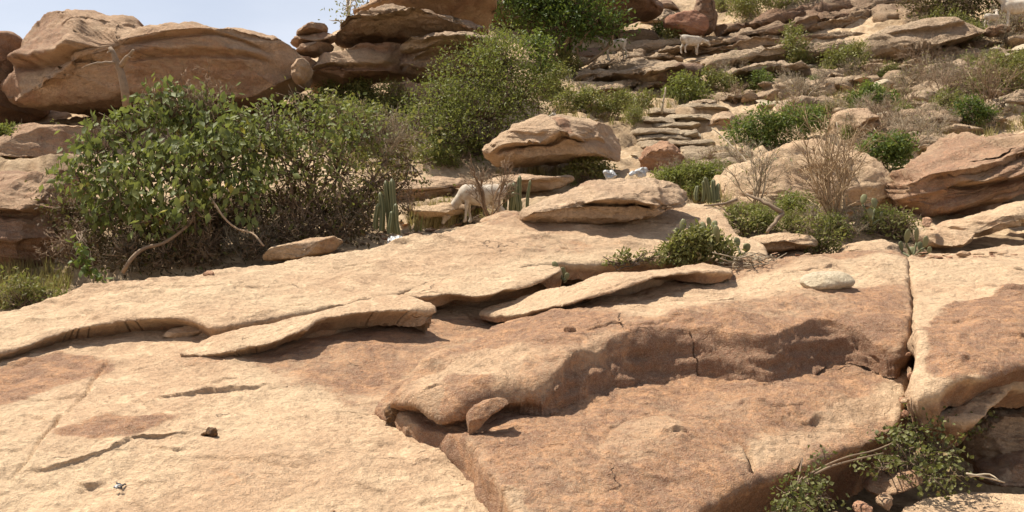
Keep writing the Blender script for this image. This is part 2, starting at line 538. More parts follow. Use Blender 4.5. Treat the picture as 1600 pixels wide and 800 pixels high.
# ground sheet
def build_ground():
    ys = np.concatenate([np.linspace(1.5, 6, 30)[:-1], np.geomspace(6, 46, 320), np.geomspace(47, 900, 30)])
    us = np.linspace(-0.72, 0.72, 340)
    us = np.concatenate([np.linspace(-3, -0.74, 20), us, np.linspace(0.74, 3, 20)])
    Y, U = np.meshgrid(ys, us, indexing='ij')
    X = U * Y
    x = X.ravel(); y = Y.ravel()
    z = ground_raw(x, y)
    P = np.stack([x, y, z], 1).astype(np.float32)
    m = (sstep(10.5, 13, y) * (1 - sstep(44, 60, y)))
    n1 = fbm(P * np.array([1, 1, 0.2]), 0.35, 5, 3)
    n2 = fbm(P * np.array([0.55, 1.0, 1.0]), 0.9, 5, 11)
    # beds of rock stepping up the hill, dipping to the left
    q = (z - 0.10 * x + 0.35 * n1) / 0.55
    fr = q - np.floor(q)
    terr = (np.floor(q) + sstep(0.72, 1.0, fr)) * 0.55 - (z - 0.10 * x + 0.35 * n1)
    rk = sstep(-0.25, 0.25, n1 + 0.35 * (x > 2))
    n3 = fbm(P, 3.2, 4, 71, .6)
    z = z + m * (0.22 * n1 + 0.13 * n2 + 0.06 * n3 + 0.8 * terr * rk) - m * 0.05
    z = z + (1 - m) * 0.05 * n2
    V = np.stack([x, y, z], 1)
    ny, nu = Y.shape
    i = np.arange(ny - 1)[:, None] * nu + np.arange(nu - 1)[None]
    q = np.stack([i, i + 1, i + nu + 1, i + nu], -1).reshape(-1, 4)
    # flat apron behind the viewer
    b = len(V)
    V = np.vstack([V, [[-80, 1.5, -2.6], [80, 1.5, -2.6], [80, -80, -4], [-80, -80, -4]]])
    q = np.vstack([q, [[b, b + 3, b + 2, b + 1]]])
    var = np.concatenate([np.clip(0.25 + 0.35 * n2, 0, 1), [0.2] * 4])
    soil = np.concatenate([sstep(-0.05, 0.3, n2 - 0.9 * np.maximum(terr, 0) * m - 0.25 + 0.5 * sstep(13, 10.5, y)), [0.3] * 4])
    me = mesh_from('ground', V, [q], True, {'var': var, 'soil': soil})
    m_, nt, bs = new_mat('hillside_ground')
    n = N(nt)
    pos = n.node('ShaderNodeNewGeometry').outputs['Position']
    so = n.node('ShaderNodeAttribute', attribute_name='soil').outputs['Fac']
    va = n.node('ShaderNodeAttribute', attribute_name='var').outputs['Fac']
    a = n.noise(pos, 0.5, 8, 0.65, 0.5); f = n.noise(pos, 6, 9, 0.72, 0.4); g = n.noise(pos, 30, 4, 0.7)
    rock = n.mix(n.ramp(f, 0.36, 0.66), (0.42, 0.285, 0.165), (0.60, 0.45, 0.285))
    rock = n.mix(n.ramp(n.math('ADD', va, n.math('SUBTRACT', a, 0.5)), 0.3, 0.8), rock, (0.26, 0.16, 0.095))
    soilc = n.mix(n.ramp(f, 0.36, 0.64), (0.20, 0.135, 0.075), (0.42, 0.30, 0.18))
    soilc = n.mix(n.math('MULTIPLY', n.ramp(g, 0.48, 0.66), 0.55), soilc, (0.44, 0.31, 0.21))
    c = n.mix(n.ramp(n.math('ADD', so, n.math('MULTIPLY', n.math('SUBTRACT', f, 0.5), 0.8)), 0.25, 0.6), rock, soilc)
    n.link(c, bs.inputs['Base Color'])
    bs.inputs['Roughness'].default_value = 0.95
    bs.inputs['Specular IOR Level'].default_value = 0.15
    bp = n.node('ShaderNodeBump')
    bp.inputs['Strength'].default_value = 0.9; bp.inputs['Distance'].default_value = 0.09
    n.link(n.math('ADD', f, n.math('MULTIPLY', g, 0.3)), bp.inputs['Height'])
    n.link(bp.outputs[0], bs.inputs['Normal'])
    o = put('ground', me, m_)
    o['kind'] = 'structure'
    o['label'] = 'rocky tan hillside ground with soil between ledges'
    return V[:-4], ny, nu

GROUND_V, G_NY, G_NU = build_ground()
#GROUND_KD for exact heights
_gy = GROUND_V[:, 1].reshape(G_NY, G_NU)[:, 0]
_gu = (GROUND_V[:, 0] / GROUND_V[:, 1]).reshape(G_NY, G_NU)[0]
_gzz = GROUND_V[:, 2].reshape(G_NY, G_NU)
def gtop(x, y):
    """height of the finished ground mesh"""
    x = np.atleast_1d(np.asarray(x, float)); y = np.atleast_1d(np.asarray(y, float))
    j = np.clip(np.searchsorted(_gy, y) - 1, 0, G_NY - 2)
    i = np.clip(np.searchsorted(_gu, x / y) - 1, 0, G_NU - 2)
    ty = np.clip((y - _gy[j]) / (_gy[j + 1] - _gy[j]), 0, 1); tx = np.clip((x / y - _gu[i]) / (_gu[i + 1] - _gu[i]), 0, 1)
    return (_gzz[j, i] * (1 - ty) * (1 - tx) + _gzz[j + 1, i] * ty * (1 - tx) + _gzz[j, i + 1] * (1 - ty) * tx + _gzz[j + 1, i + 1] * ty * tx)

def gh(px, py):
    """point on the finished ground under a photograph pixel"""
    d = float(hit(gtop, [px], [py], 6.0, 60.0)[0])
    return W(px, py, d)

# ------------------------------------------------------------------ rock slabs of the foreground
def plane_d(px, py, lift=0.0):
    return 1.0 / (0.1 + (py - 400.0) * 0.000306)

def surface(anchors, reg=1e-4):
    return TPS([W(px, py, d) for px, py, d in anchors], reg)

def slab(name, label, outline, surf, mat, eps=0.0023, lip=0.05, base_var=0.1, var=(), cracks=(), steps=(), bumps=(),
         rough=0.012, flake=0.010, seed=1, d0=3.0, d1=16.0, jit=0.012, cat='rock slab', rings=7, ring_rough=0.03, group=None, scarps=0, strike=0.12, nsm=16):
    """a bed of sandstone: top surface surf(x, y), outline traced on it, edges rounded, sides going down.
    outline rows: px, py, flare (metres the side runs out(+)/in(-) at the bottom), drop (height of the side)"""
    ol = np.array([tuple(o) + (lip,) if len(o) == 4 else o for o in outline], float)
    d = hit(surf, ol[:, 0], ol[:, 1], d0, d1)
    w = np.stack([(ol[:, 0] - 800) / F * d, d, ol[:, 2], ol[:, 3], ol[:, 4]], 1)
    dense = resample(w, 0.035, True, True)
    q3 = np.stack([dense[:, 0], dense[:, 1], np.zeros(len(dense))], 1)
    nx = fbm(q3, 2.6, 4, seed + 40); ny_ = fbm(q3 + 31.7, 2.6, 4, seed + 50)
    hx_ = flakes(fbm(q3, 5.0, 3, seed + 60), 3, .25); hy_ = flakes(fbm(q3 + 7.7, 5.0, 3, seed + 62), 3, .25)
    dense[:, 0] += jit * (2.0 * nx + 1.3 * hx_); dense[:, 1] += jit * (2.0 * ny_ + 1.3 * hy_)
    poly = dense[:, :2]
    area = 0.5 * np.sum(poly[:, 0] * np.roll(poly[:, 1], -1) - np.roll(poly[:, 0], -1) * poly[:, 1])
    if area < 0:
        dense = dense[::-1].copy(); poly = dense[:, :2]
    A = poly; B = np.roll(poly, -1, 0)
    # grid, finer near the viewer
    y0, y1 = poly[:, 1].min() * (1 - 2 * eps), poly[:, 1].max() * (1 + 2 * eps)
    u = poly[:, 0] / poly[:, 1]
    ys = y0 * np.exp(np.arange(int(math.log(y1 / y0) / eps) + 2) * eps)
    us = np.arange(u.min() - 2 * eps, u.max() + 2 * eps, eps)
    Y, U = np.meshgrid(ys, us, indexing='ij')
    P = np.stack([(U * Y).ravel(), Y.ravel()], 1)
    ins = inside(P, poly)
    ny, nu = Y.shape
    I = ins.reshape(ny, nu)
    keep = I[:-1, :-1] | I[1:, :-1] | I[:-1, 1:] | I[1:, 1:]
    i = (np.arange(ny - 1)[:, None] * nu + np.arange(nu - 1)[None])[keep]
    quads = np.stack([i, i + 1, i + nu + 1, i + nu], -1)
    used = np.unique(quads)
    remap = np.full(len(P), -1); remap[used] = np.arange(len(used))
    quads = remap[quads]
    P = P[used]; ins = ins[used]
    cA = A[::8]; cd_, ci_, _ = seg_dist(P, cA, np.roll(cA, -1, 0))
    dist = cd_.copy(); si = np.minimum(ci_ * 8, len(A) - 1); st = np.zeros(len(P))
    nr_ = np.where((cd_ < 0.45) | ~ins)[0]
    dist[nr_], si[nr_], st[nr_] = seg_dist(P[nr_], A, B)
    near = A[si] + st[:, None] * (B[si] - A[si])
    P = np.where(ins[:, None], P, near)
    dist = np.where(ins, dist, 0.0)
    z = surf(P[:, 0], P[:, 1])
    P3 = np.stack([P[:, 0], P[:, 1], z], 1)
    # relief
    P3n = P3 * np.array([0.75, 1.0, 1.0])
    big = fbm(P3n, 0.8, 3, seed); medn = fbm(P3n, 3.0, 5, seed + 5, 0.55)
    fl = flakes(fbm(P3n, 1.3, 5, seed + 9), 5.0, 0.07) + 0.5 * flakes(fbm(P3n, 3.1, 4, seed + 15), 4.0, 0.10)
    z = z + rough * (2.2 * big + 1.0 * medn) + flake * 1.9 * fl
    mic = fbm(P3 * np.array([.8, 1, 1]), 11.0, 3, seed + 90, .65)
    z = z + 0.0045 * mic - 0.004 * np.abs(fbm(P3n, 6.0, 3, seed + 95))
    dy = np.zeros(len(P)); dx = np.zeros(len(P))
    varv = np.full(len(P), base_var, float)
    def towld(pts):
        p = np.array([(a[0], a[1]) for a in pts], float)
        dd = hit(surf, p[:, 0], p[:, 1], d0, d1)
        return np.stack([(p[:, 0] - 800) / F * dd, dd], 1)
    for (pts, dep, wid) in cracks:
        ln = resample(towld(pts), 0.05, False)
        ln[:, :2] += 0.022 * np.stack([fbm(np.c_[ln, ln[:, :1]], 4, 4, seed + 70), fbm(np.c_[ln, ln[:, :1]] + 9, 5, 3, seed + 71)], 1)
        bb = (P[:, 0] > ln[:, 0].min() - .2) & (P[:, 0] < ln[:, 0].max() + .2) & (P[:, 1] > ln[:, 1].min() - .2) & (P[:, 1] < ln[:, 1].max() + .2)
        k = np.where(bb)[0]
        if len(k) == 0: continue
        dd, sd, tt = poly_line_dist(P[k], ln)
        fade = sstep(0, 0.08, tt) * sstep(1, 0.92, tt) * (0.65 + 0.5 * medn[k])
        z[k] -= dep * fade * np.exp(-(dd / wid) ** 2)
    # many small bedding scarps of the weathered surface
    ra = np.random.default_rng(seed + 700)
    auto = []
    for _ in range(int(scarps)):
        c0 = P[ra.integers(0, len(P))]
        if c0[1] > 11.5: continue
        Lx = ra.uniform(.12, .55) * (c0[1] / 6.0)
        a0_ = ra.normal() * .22 + strike
        t_ = np.linspace(-1, 1, 7)
        ln_ = np.stack([c0[0] + t_ * Lx * .5 * math.cos(a0_), c0[1] + t_ * Lx * .5 * math.sin(a0_) + ra.uniform(-.18, .18) * Lx * t_ ** 2 + ra.normal(size=7) * Lx * .03], 1)
        auto.append((ln_, ra.uniform(.006, .022), ra.uniform(.05, .22), ra.uniform(.0, .012)))
    for (pts, h, L, ov) in list(steps) + auto:
        isauto = isinstance(pts, np.ndarray)
        if not isauto: h *= 0.45
        # a little scarp: the far side of the line stands h higher and dies away over L
        ln = resample(pts if isauto else towld(pts), 0.05, False)
        ln[:, :2] += 0.026 * np.stack([fbm(np.c_[ln, ln[:, :1]], 4.5, 4, seed + 80, .6), fbm(np.c_[ln, ln[:, :1]] + 9, 4.5, 4, seed + 81, .6)], 1)
        m = abs(L) * 6 + .3
        bb = (P[:, 0] > ln[:, 0].min() - m) & (P[:, 0] < ln[:, 0].max() + m) & (P[:, 1] > ln[:, 1].min() - m) & (P[:, 1] < ln[:, 1].max() + m)
        k = np.where(bb)[0]
        if len(k) == 0: continue
        dd, sd, tt = poly_line_dist(P[k], ln)
        if ln[-1, 0] < ln[0, 0]: sd = -sd
        s = dd * sd
        # points past the ends fade out
        ew = sstep(0, 0.3, tt) * sstep(1, 0.7, tt)
        L = L * (2.2 if isauto else 3.5)
        h = h * np.clip(0.75 + 1.3 * perlin(np.c_[P[k] * 2.1, P[k][:, :1] * 0], seed + 83), .25, 1.5)
        up = sstep(-0.016, 0.004, s) * np.exp(-np.maximum(s, 0) / L) * (0.8 + 0.5 * medn[k])
        z[k] += h * ew * up
        z[k] -= 0.10 * h * ew * np.exp(-((s + 0.03) / 0.03) ** 2)
        dy[k] -= 1.3 * ov * ew * np.exp(-((s - 0.012) / 0.018) ** 2)
    for (px, py, r, h, asp) in bumps:
        c = towld([(px, py)])[0]
        q = ((P[:, 0] - c[0]) / (r * asp)) ** 2 + ((P[:, 1] - c[1]) / r) ** 2
        z += h * np.exp(-q)
    for (pts, amt, fea) in var:
        pl = resample(towld(pts), 0.08, True)
        dd, _, _ = seg_dist(P, pl, np.roll(pl, -1, 0))
        sd = np.where(inside(P, pl), dd, -dd)
        varv += amt * sstep(-fea, fea, sd + 0.06 * medn)
    # rounded lip
    lipb = dense[si, 4]
    lipv = lipb * np.where(lipb > .1, np.clip(.9 + .5 * medn, .5, 1.4), np.clip(0.55 + 1.1 * medn, .12, 1.4))
    z += 0.9 * np.maximum(lipb - 0.08, 0) * np.exp(-dist / 0.6)
    lipv = np.maximum(lipv, 0.008)
    t = np.clip(dist / lipv, 0, 1)
    z -= lipv * 0.9 * (1 - np.sqrt(1 - (1 - t) ** 2))
    V = np.stack([P[:, 0] + dx, P[:, 1] + dy, z], 1)
    # sides
    e = np.concatenate([quads[:, [0, 1]], quads[:, [1, 2]], quads[:, [2, 3]], quads[:, [3, 0]]])
    key = np.sort(e, 1)
    uq, inv, cnt = np.unique(key, axis=0, return_inverse=True, return_counts=True)
    be = e[cnt[inv.ravel()] == 1]
    bv = np.unique(be)
    bm = np.full(len(V), -1); bm[bv] = np.arange(len(bv))
    seg = B[si[bv]] - A[si[bv]]
    sn_ = unit(np.stack([(B - A)[:, 1], -(B - A)[:, 0]], 1))
    sn_ = unit(sum(np.roll(sn_, k_, 0) for k_ in range(-nsm, nsm + 1)))
    nrm = sn_[si[bv]]
    flare = dense[si[bv], 2]; drop = dense[si[bv], 3]
    rows = [bv]; VV = [V]; nbase = len(V)
    vv = [varv]
    prev = None
    allq = [quads]
    for k in range(1, rings + 1):
        tt = k / rings
        zz = V[bv, 2] - drop * tt
        off = np.where(flare > 0, flare * tt, flare * (tt ** 0.7))
        bulge = 0.35 * np.minimum(0.1, drop * 0.25) * np.sin(math.pi * min(tt * 2.2, 1.0)) * (flare <= 0.02)
        p3 = np.stack([V[bv, 0] * 0.6, V[bv, 1] * 0.6, zz * 3.0], 1)
        rg = ring_rough * (fbm(p3, 2.4, 4, seed + 33) * 0.6 + 0.5 * fbm(p3 * np.array([1.6, 1.6, .7]), 5.0, 3, seed + 36)) * min(1, tt * 3) * np.minimum(1, drop / 0.25)
        o2 = (off + bulge + rg)
        VV.append(np.stack([V[bv, 0] + nrm[:, 0] * o2, V[bv, 1] + nrm[:, 1] * o2, zz + 0.4 * rg], 1))
        vv.append(varv[bv] + 0.5 * min(1, tt * 2.5))
        rows.append(nbase + (k - 1) * len(bv) + np.arange(len(bv)))
    a, b = be[:, 0], be[:, 1]
    for k in range(rings):
        lo, hi = rows[k], rows[k + 1]
        allq.append(np.stack([lo[bm[b]], lo[bm[a]], hi[bm[a]], hi[bm[b]]], 1))
    V = np.concatenate(VV)
    me = mesh_from(name, V, allq, True, {'var': np.clip(np.concatenate(vv), 0, 1.2)})
    o = put(name, me, mat)
    tag(o, label, cat, group, 'thing')
    return o

def pl(px, py, up=0.0):
    """point on the main tilted bed of the foreground, raised by 'up' metres"""
    d = plane_d(px, py)
    # raise: move along the sight line to where the raised plane is
    # plane: z = a + c*y ; raised by up
    a0, c0 = -1.308 - 4.5 * 0.2364 * 1.0, 0.2364
    v = (400 - py) / F
    return (px, py, (a0 + up) / (v - c0))

def bed(ups):
    return surface([pl(px, py, up) for px, py, up in ups])

# --- A: the broad base slab on the lower left
SA = bed([(-200, 900, 0), (400, 900, 0), (900, 900, -.02), (-200, 620, 0.02), (200, 640, 0.03), (600, 640, 0), (900, 600, -.05), (-200, 480, -.02), (300, 500, 0.0),
          (700, 480, 0.0), (1000, 480, -.1), (450, 560, 0.03), (100, 740, 0.03), (480, 740, 0.02)])
slab('rock_slab', 'broad pale sandstone slab sloping across the lower left foreground',
     [(-260, 500, 0, .4), (-260, 980, 0, .4), (300, 1000, 0, .4), (960, 960, 0, .4), (1000, 700, 0, .3), (1000, 470, 0, .3), (700, 455, 0, .3), (300, 485, 0, .3)],
     SA, M_slab, scarps=150, base_var=0.17, seed=3, rough=0.014, flake=0.013,
     var=[([(-40, 590), (60, 560), (150, 558), (175, 580), (100, 600), (30, 625), (-40, 640)], 0.75, .08),
          ([(90, 690), (150, 668), (240, 658), (275, 662), (230, 690), (180, 702), (110, 700)], 0.75, .05),
          ([(420, 520), (560, 500), (720, 490), (800, 500), (700, 560), (600, 600), (480, 600), (380, 560)], 0.5, .2),
          ([(300, 720), (420, 690), (520, 730), (480, 790), (330, 800)], 0.30, .15),
          ([(520, 600), (600, 560), (640, 600), (610, 650), (540, 640)], 0.28, .1),
          ([(560, 500), (660, 500), (640, 540), (560, 560)], 0.22, .1),
          ([(270, 560), (350, 550), (360, 570), (300, 575)], 0.4, .05)],
     cracks=[([(170, 560), (150, 590), (125, 620), (100, 650), (75, 690), (45, 735), (10, 765)], .05, .010),
             ([(30, 620), (80, 625), (125, 617)], .04, .010), ([(530, 652), (560, 649), (600, 645)], .035, .009),
             ([(300, 722), (360, 722), (420, 730), (480, 735)], .05, .010), ([(20, 575), (45, 570)], .03, .016),
             ([(10, 760), (60, 772)], .02, .012), ([(640, 690), (690, 720), (740, 750)], .008, .02)],
     steps=[([(0, 762), (40, 748), (110, 735), (170, 715), (225, 692), (290, 685), (330, 662)], .085, .22, .03),
            ([(215, 700), (260, 712), (310, 706)], .03, .12, .015),
            ([(205, 612), (260, 618), (330, 610), (400, 602), (470, 600)], .05, .22, .02),
            ([(390, 728), (440, 722), (500, 735)], .025, .15, .01),
            ([(60, 585), (95, 588), (125, 592)], .03, .10, .012), ([(115, 752), (135, 764), (170, 755)], .035, .05, .02),
            ([(270, 568), (300, 568), (330, 575)], .02, .07, .01), ([(400, 610), (440, 600)], .02, .1, .01), ([(560, 690), (590, 700), (620, 700)], .012, .1, .01),
            ([(480, 545), (520, 548), (560, 543)], .015, .1, .01)],
     bumps=[(60, 720, .35, .05, 2), (450, 690, .5, .03, 2)])

# --- B: upper bed whose edge overhangs the base slab
SB = bed([(-200, 520, .14), (0, 490, .14), (-200, 700, .14), (120, 480, .20), (300, 470, .20), (480, 440, .22), (0, 540, .12), (320, 515, .16), (600, 430, .24), (760, 370, .34), (900, 360, .34), (760, 410, .24),
          (1040, 395, .22), (1100, 340, .30), (1180, 385, .2), (600, 465, .20), (470, 490, .18), (900, 400, .24)])
slab('rock_ledge', 'long pale rounded ledge overhanging the lower slab, running up to the lens boulder',
     [(-200, 580, -.25, .16), (-60, 562, -.25, .15), (0, 550, -.28, .16), (50, 535, -.28, .17), (95, 517, -.30, .18), (150, 505, -.34, .2), (220, 498, -.36, .2), (290, 503, -.32, .18), (335, 516, -.15, .15), (400, 501, -.06, .14),
      (470, 489, -.05, .13), (540, 473, -.05, .13), (603, 462, -.05, .12), (618, 456, -.1, .13), (660, 441, -.12, .15), (740, 428, -.12, .15), (830, 414, -.12, .15), (900, 411, -.1, .15), (980, 408, -.1, .15), (1030, 404, -.1, .15), (1090, 400, -.1, .15), (1180, 405, -.1, .2), (1198, 388, 0, .3),
      (1150, 358, 0.1, .35), (1125, 330, 0.1, .4), (1090, 318, .2, .5), (1000, 318, .2, .5), (900, 325, .2, .5), (800, 338, .2, .6), (740, 348, .2, .6), (690, 362, .2, .6), (610, 381, .15, .5), (480, 401, .1, .5), (340, 424, .1, .5), (210, 437, .1, .5), (90, 463, .1, .5), (0, 490, .1, .5), (-200, 530, .1, .5)],
     SB, M_slab, scarps=130, base_var=0.10, lip=.04, seed=21, rough=.014, flake=.014,
     var=[([(700, 390), (820, 370), (960, 375), (1000, 390), (860, 400), (740, 405)], .35, .15), ([(200, 440), (330, 430), (400, 440), (280, 455)], .15, .1),
          ([(780, 330), (900, 355), (860, 365), (760, 350)], .45, .1)],
     cracks=[([(300, 455), (350, 452), (390, 450)], .025, .016), ([(400, 448), (450, 444), (480, 452)], .015, .014), ([(190, 458), (260, 445)], .02, .014), ([(545, 425), (575, 422)], .03, .02), ([(640, 400), (700, 395), (740, 402)], .012, .014)],
     steps=[([(330, 455), (390, 452), (440, 446)], .02, .12, .012), ([(560, 430), (610, 425), (680, 425)], .025, .2, .015), ([(640, 408), (700, 400), (800, 395), (900, 390)], .03, .25, .01), ([(500, 418), (560, 412), (600, 415)], .02, .15, .01), ([(240, 452), (300, 446)], .015, .1, .01),
            ([(720, 372), (800, 366), (880, 372)], .025, .2, .01)])
# stone jammed in the ledge shadow
# --- C and D: thin tongues lying over the base slab
SC = bed([(285, 548, .08), (330, 530, .12), (480, 500, .22), (680, 476, .25), (600, 470, .25), (420, 500, .18), (500, 515, .22)])
slab('rock_tongue', 'thin pale curling rock flake with a dark shadow under its edge',
     [(284, 547, -.05, .05), (340, 546, -.16, .08), (400, 538, -.20, .07), (470, 520, -.24, .09), (500, 502, -.24, .12, .05), (560, 489, -.24, .13, .06), (620, 484, -.22, .13, .06), (672, 480, -.16, .12, .05), (684, 480, -.05, .12), (660, 469, 0, .3), (610, 462, 0, .3), (560, 468, 0, .3), (500, 487, 0, .28), (430, 503, 0, .25), (380, 513, 0, .2), (330, 525, 0, .06), (300, 538, 0, .05)],
     SC, M_slab, base_var=0.0, lip=.02, seed=33, eps=.0018, steps=[([(495, 508), (480, 515), (470, 523)], .02, .1, .0)], cat='rock flake')
SD = bed([(625, 455, .17), (700, 440, .24), (870, 422, .26), (760, 430, .27), (750, 450, .25)])
slab('rock_tongue', 'pale smooth rock tongue pointing at the small green cactus sprout',
     [(622, 456, -.03, .06), (660, 461, -.10, .09), (700, 459, -.22, .06), (760, 458, -.26, .06), (800, 452, -.28, .07), (840, 443, -.28, .07), (872, 430, -.2, .08), (876, 420, 0, .3), (850, 415, 0, .35), (800, 418, 0, .35), (740, 427, 0, .35), (680, 436, 0, .3), (640, 446, 0, .06)],
     SD, M_slab, base_var=0.02, lip=.03, seed=37, eps=.0018, cat='rock flake')
# --- E: narrow bed with the dark slot under it
SE = bed([(750, 488, .05), (860, 465, .27), (1000, 432, .44), (1140, 418, .21), (900, 440, .38), (820, 470, .17), (1100, 410, .27), (1060, 425, .36)])
slab('rock_ledge', 'narrow tan ledge with a long dark slot beneath it',
     [(748, 489, -.02, .05), (800, 488, -.03, .07), (840, 482, -.14, .06), (880, 472, -.30, .06), (930, 458, -.40, .06), (980, 444, -.40, .06), (1030, 432, -.40, .06), (1080, 426, -.30, .06), (1120, 427, -.1, .1), (1145, 423, -.03, .06), (1130, 414, 0, .3), (1060, 416, 0, .45), (1010, 421, 0, .5), (960, 425, 0, .5), (900, 441, 0, .45), (850, 452, 0, .35), (790, 472, 0, .2)],
     SE, M_slab, base_var=0.15, lip=.02, seed=41, eps=.0018, var=[([(900, 460), (980, 440), (1100, 425), (1060, 432), (960, 455)], .25, .05)],
     steps=[([(900, 462), (960, 446), (1020, 432)], .02, .1, .01)])

# --- F lower: reddish table
SF2 = bed([(610, 640, .10), (735, 698, .17), (800, 790, .17), (690, 668, .14), (850, 620, .10), (1000, 600, .10), (1180, 740, .02), (1400, 560, .10), (1410, 640, .02), (1000, 760, .10), (1200, 590, .11), (1100, 680, .08), (700, 630, .12), (1000, 500, .0), (1300, 480, 0), (900, 860, .08)])
slab('rock_slab', 'large flat reddish brown slab in the centre foreground, cracked near its right end',
     [(588, 626, -.02, .14, .02), (612, 640, .0, .22, .02), (655, 655, .03, .26, .02), (695, 668, .05, .28, .025), (732, 690, .05, .3, .03), (755, 722, .04, .32, .03), (782, 765, .03, .34, .03), (806, 805, .02, .36, .03), (840, 860, 0, .4, .03), (880, 920, 0, .5, .03), (960, 920, -.2, .5), (1080, 815, -.25, .5), (1130, 775, -.28, .5), (1190, 748, -.32, .5), (1260, 715, -.35, .55), (1330, 690, -.38, .55), (1378, 672, -.36, .5), (1404, 645, -.25, .5), (1416, 600, -.05, .5), (1421, 540, -.03, .5), (1424, 480, -.03, .5), (1400, 440, 0, .4), (1200, 460, 0, .4), (900, 500, 0, .3), (700, 560, 0, .2), (620, 600, 0, .15)],
     SF2, M_slab, scarps=60, base_var=.86, lip=.045, seed=51, rough=.016, flake=.022, ring_rough=.05,
     var=[([(930, 690), (980, 660), (1040, 648), (1065, 655), (1055, 690), (1020, 725), (960, 735), (930, 715)], -.24, .02),
          ([(745, 700), (800, 760), (850, 830), (815, 830), (770, 760), (730, 700)], -.3, .04),
          ([(1180, 730), (1280, 690), (1400, 640), (1410, 590), (1350, 620), (1250, 660), (1150, 700)], -.45, .1),
          ([(780, 760), (900, 720), (960, 760), (900, 820), (800, 800)], -.2, .15),
          ([(1000, 620), (1110, 600), (1160, 640), (1120, 680), (1020, 650)], -.18, .1),
          ([(590, 625), (650, 655), (640, 640), (600, 615)], -.4, .05),
          ([(1380, 540), (1420, 520), (1420, 640), (1390, 640)], -.35, .06)],
     cracks=[([(1085, 650), (1120, 665), (1150, 690), (1170, 708), (1178, 730), (1172, 745)], .08, .013), ([(940, 690), (960, 668), (1000, 652), (1040, 650), (1068, 652)], .012, .012), ([(1290, 680), (1230, 665), (1200, 650)], .012, .014),
             ([(1195, 640), (1250, 652), (1290, 640), (1330, 625)], .010, .014), ([(1300, 585), (1350, 590), (1400, 610)], .01, .014)],
     steps=[([(925, 700), (960, 668), (1010, 650), (1065, 652)], .018, .2, .01), ([(1150, 615), (1180, 632), (1230, 640), (1275, 622)], .018, .2, .012), ([(1200, 640), (1240, 656), (1300, 640)], .02, .2, .012),
            ([(985, 632), (1010, 628), (1045, 625)], .02, .12, .01), ([(1000, 712), (1018, 716), (1035, 710)], .012, .08, .008), ([(905, 770), (925, 768)], .012, .08, .008), ([(1225, 600), (1260, 606), (1290, 600)], .014, .08, .01), ([(900, 652), (925, 670)], .01, .08, .01)],
     bumps=[(1380, 650, .12, -.05, 1.5)])
# --- F upper: block resting on the table, nose on the left, brown broken face in front
SF1 = bed([(612, 622, .20), (660, 600, .27), (720, 610, .27), (760, 560, .32), (840, 590, .34), (940, 535, .38), (1000, 512, .40), (1100, 500, .42), (1250, 492, .42), (1380, 500, .38), (1415, 520, .34),
           (1415, 430, .30), (1300, 410, .28), (1150, 425, .20), (1000, 455, .15), (1080, 440, .16), (900, 480, .18), (760, 515, .16), (1250, 450, .36), (1100, 460, .27), (1000, 472, .23), (850, 520, .33), (1350, 405, .24), (1200, 405, .22), (1420, 395, .22)])
slab('rock_slab', 'thick brown weathered block with a blunt nose above the central flat slab',
     [(610, 616, -.16, .10, .12), (630, 630, -.20, .10, .15), (665, 643, -.24, .10, .18), (700, 646, -.28, .09, .20), (732, 636, -.28, .09, .18), (780, 611, -.22, .10, .14), (828, 597, -.08, .14, .07), (856, 586, .03, .24, .08), (900, 554, .10, .33, .02), (940, 536, .14, .38, .015), (985, 518, .16, .40, .018), (1040, 508, .18, .40, .018), (1100, 505, .18, .40, .018), (1150, 510, .18, .38, .018), (1200, 514, .15, .34, .018), (1245, 498, .15, .34, .018), (1300, 492, .12, .30, .018), (1345, 505, .10, .26, .018), (1375, 522, .06, .20, .06), (1402, 532, .0, .2, .06), (1417, 520, -.03, .4, .06), (1423, 480, -.02, .5), (1419, 440, -.02, .5), (1416, 400, 0, .4),
      (1380, 393, 0, .3), (1300, 398, 0, .3), (1220, 402, 0, .3), (1160, 412, 0, .3), (1100, 432, 0, .25), (1000, 450, 0, .25), (900, 475, 0, .2), (830, 492, 0, .2), (770, 508, 0, .15), (720, 535, 0, .15), (665, 560, -.02, .18), (640, 585, -.03, .2)],
     SF1, M_slab, nsm=48, scarps=60, base_var=.62, lip=.03, seed=61, rough=.02, flake=.020, jit=.007, rings=16, ring_rough=.07,
     var=[([(960, 470), (1100, 440), (1250, 415), (1400, 405), (1420, 440), (1250, 450), (1100, 480), (1000, 495)], -.45, .12),
          ([(660, 590), (760, 540), (820, 560), (760, 610), (690, 640), (640, 620)], -.22, .1),
          ([(700, 560), (760, 512), (830, 495), (900, 490), (960, 500), (900, 540), (800, 545)], .35, .1),
          ([(690, 600), (740, 585), (760, 615), (735, 650), (690, 650)], .45, .04),  # right facet of the nose: its shade is put into the varnish value
          ([(1000, 520), (1200, 520), (1380, 530), (1380, 500), (1250, 485), (1000, 505)], .35, .1),
          ([(1330, 455), (1400, 440), (1415, 500), (1380, 520), (1340, 490)], .25, .1)],
     cracks=[([(840, 600), (880, 575), (920, 548), (940, 535), (985, 530), (1005, 545)], .08, .025), ([(870, 525), (910, 520), (950, 508), (990, 512)], .03, .016), ([(1210, 470), (1240, 475)], .02, .014), ([(1160, 500), (1175, 490)], .02, .016)],
     steps=[([(895, 528), (930, 515), (980, 510), (1040, 505)], .04, .2, .02), ([(1050, 480), (1070, 472), (1120, 474), (1165, 464)], .045, .2, .03), ([(640, 570), (660, 550), (690, 540)], .05, .2, .02), ([(645, 572), (680, 575)], .02, .1, .01),
            ([(1180, 425), (1260, 420), (1330, 412)], .03, .2, .02), ([(1310, 430), (1350, 425), (1400, 428)], .02, .2, .01), ([(1200, 475), (1240, 470), (1280, 478)], .02, .1, .01)],
     bumps=[(690, 640, .10, -.05, 1)])
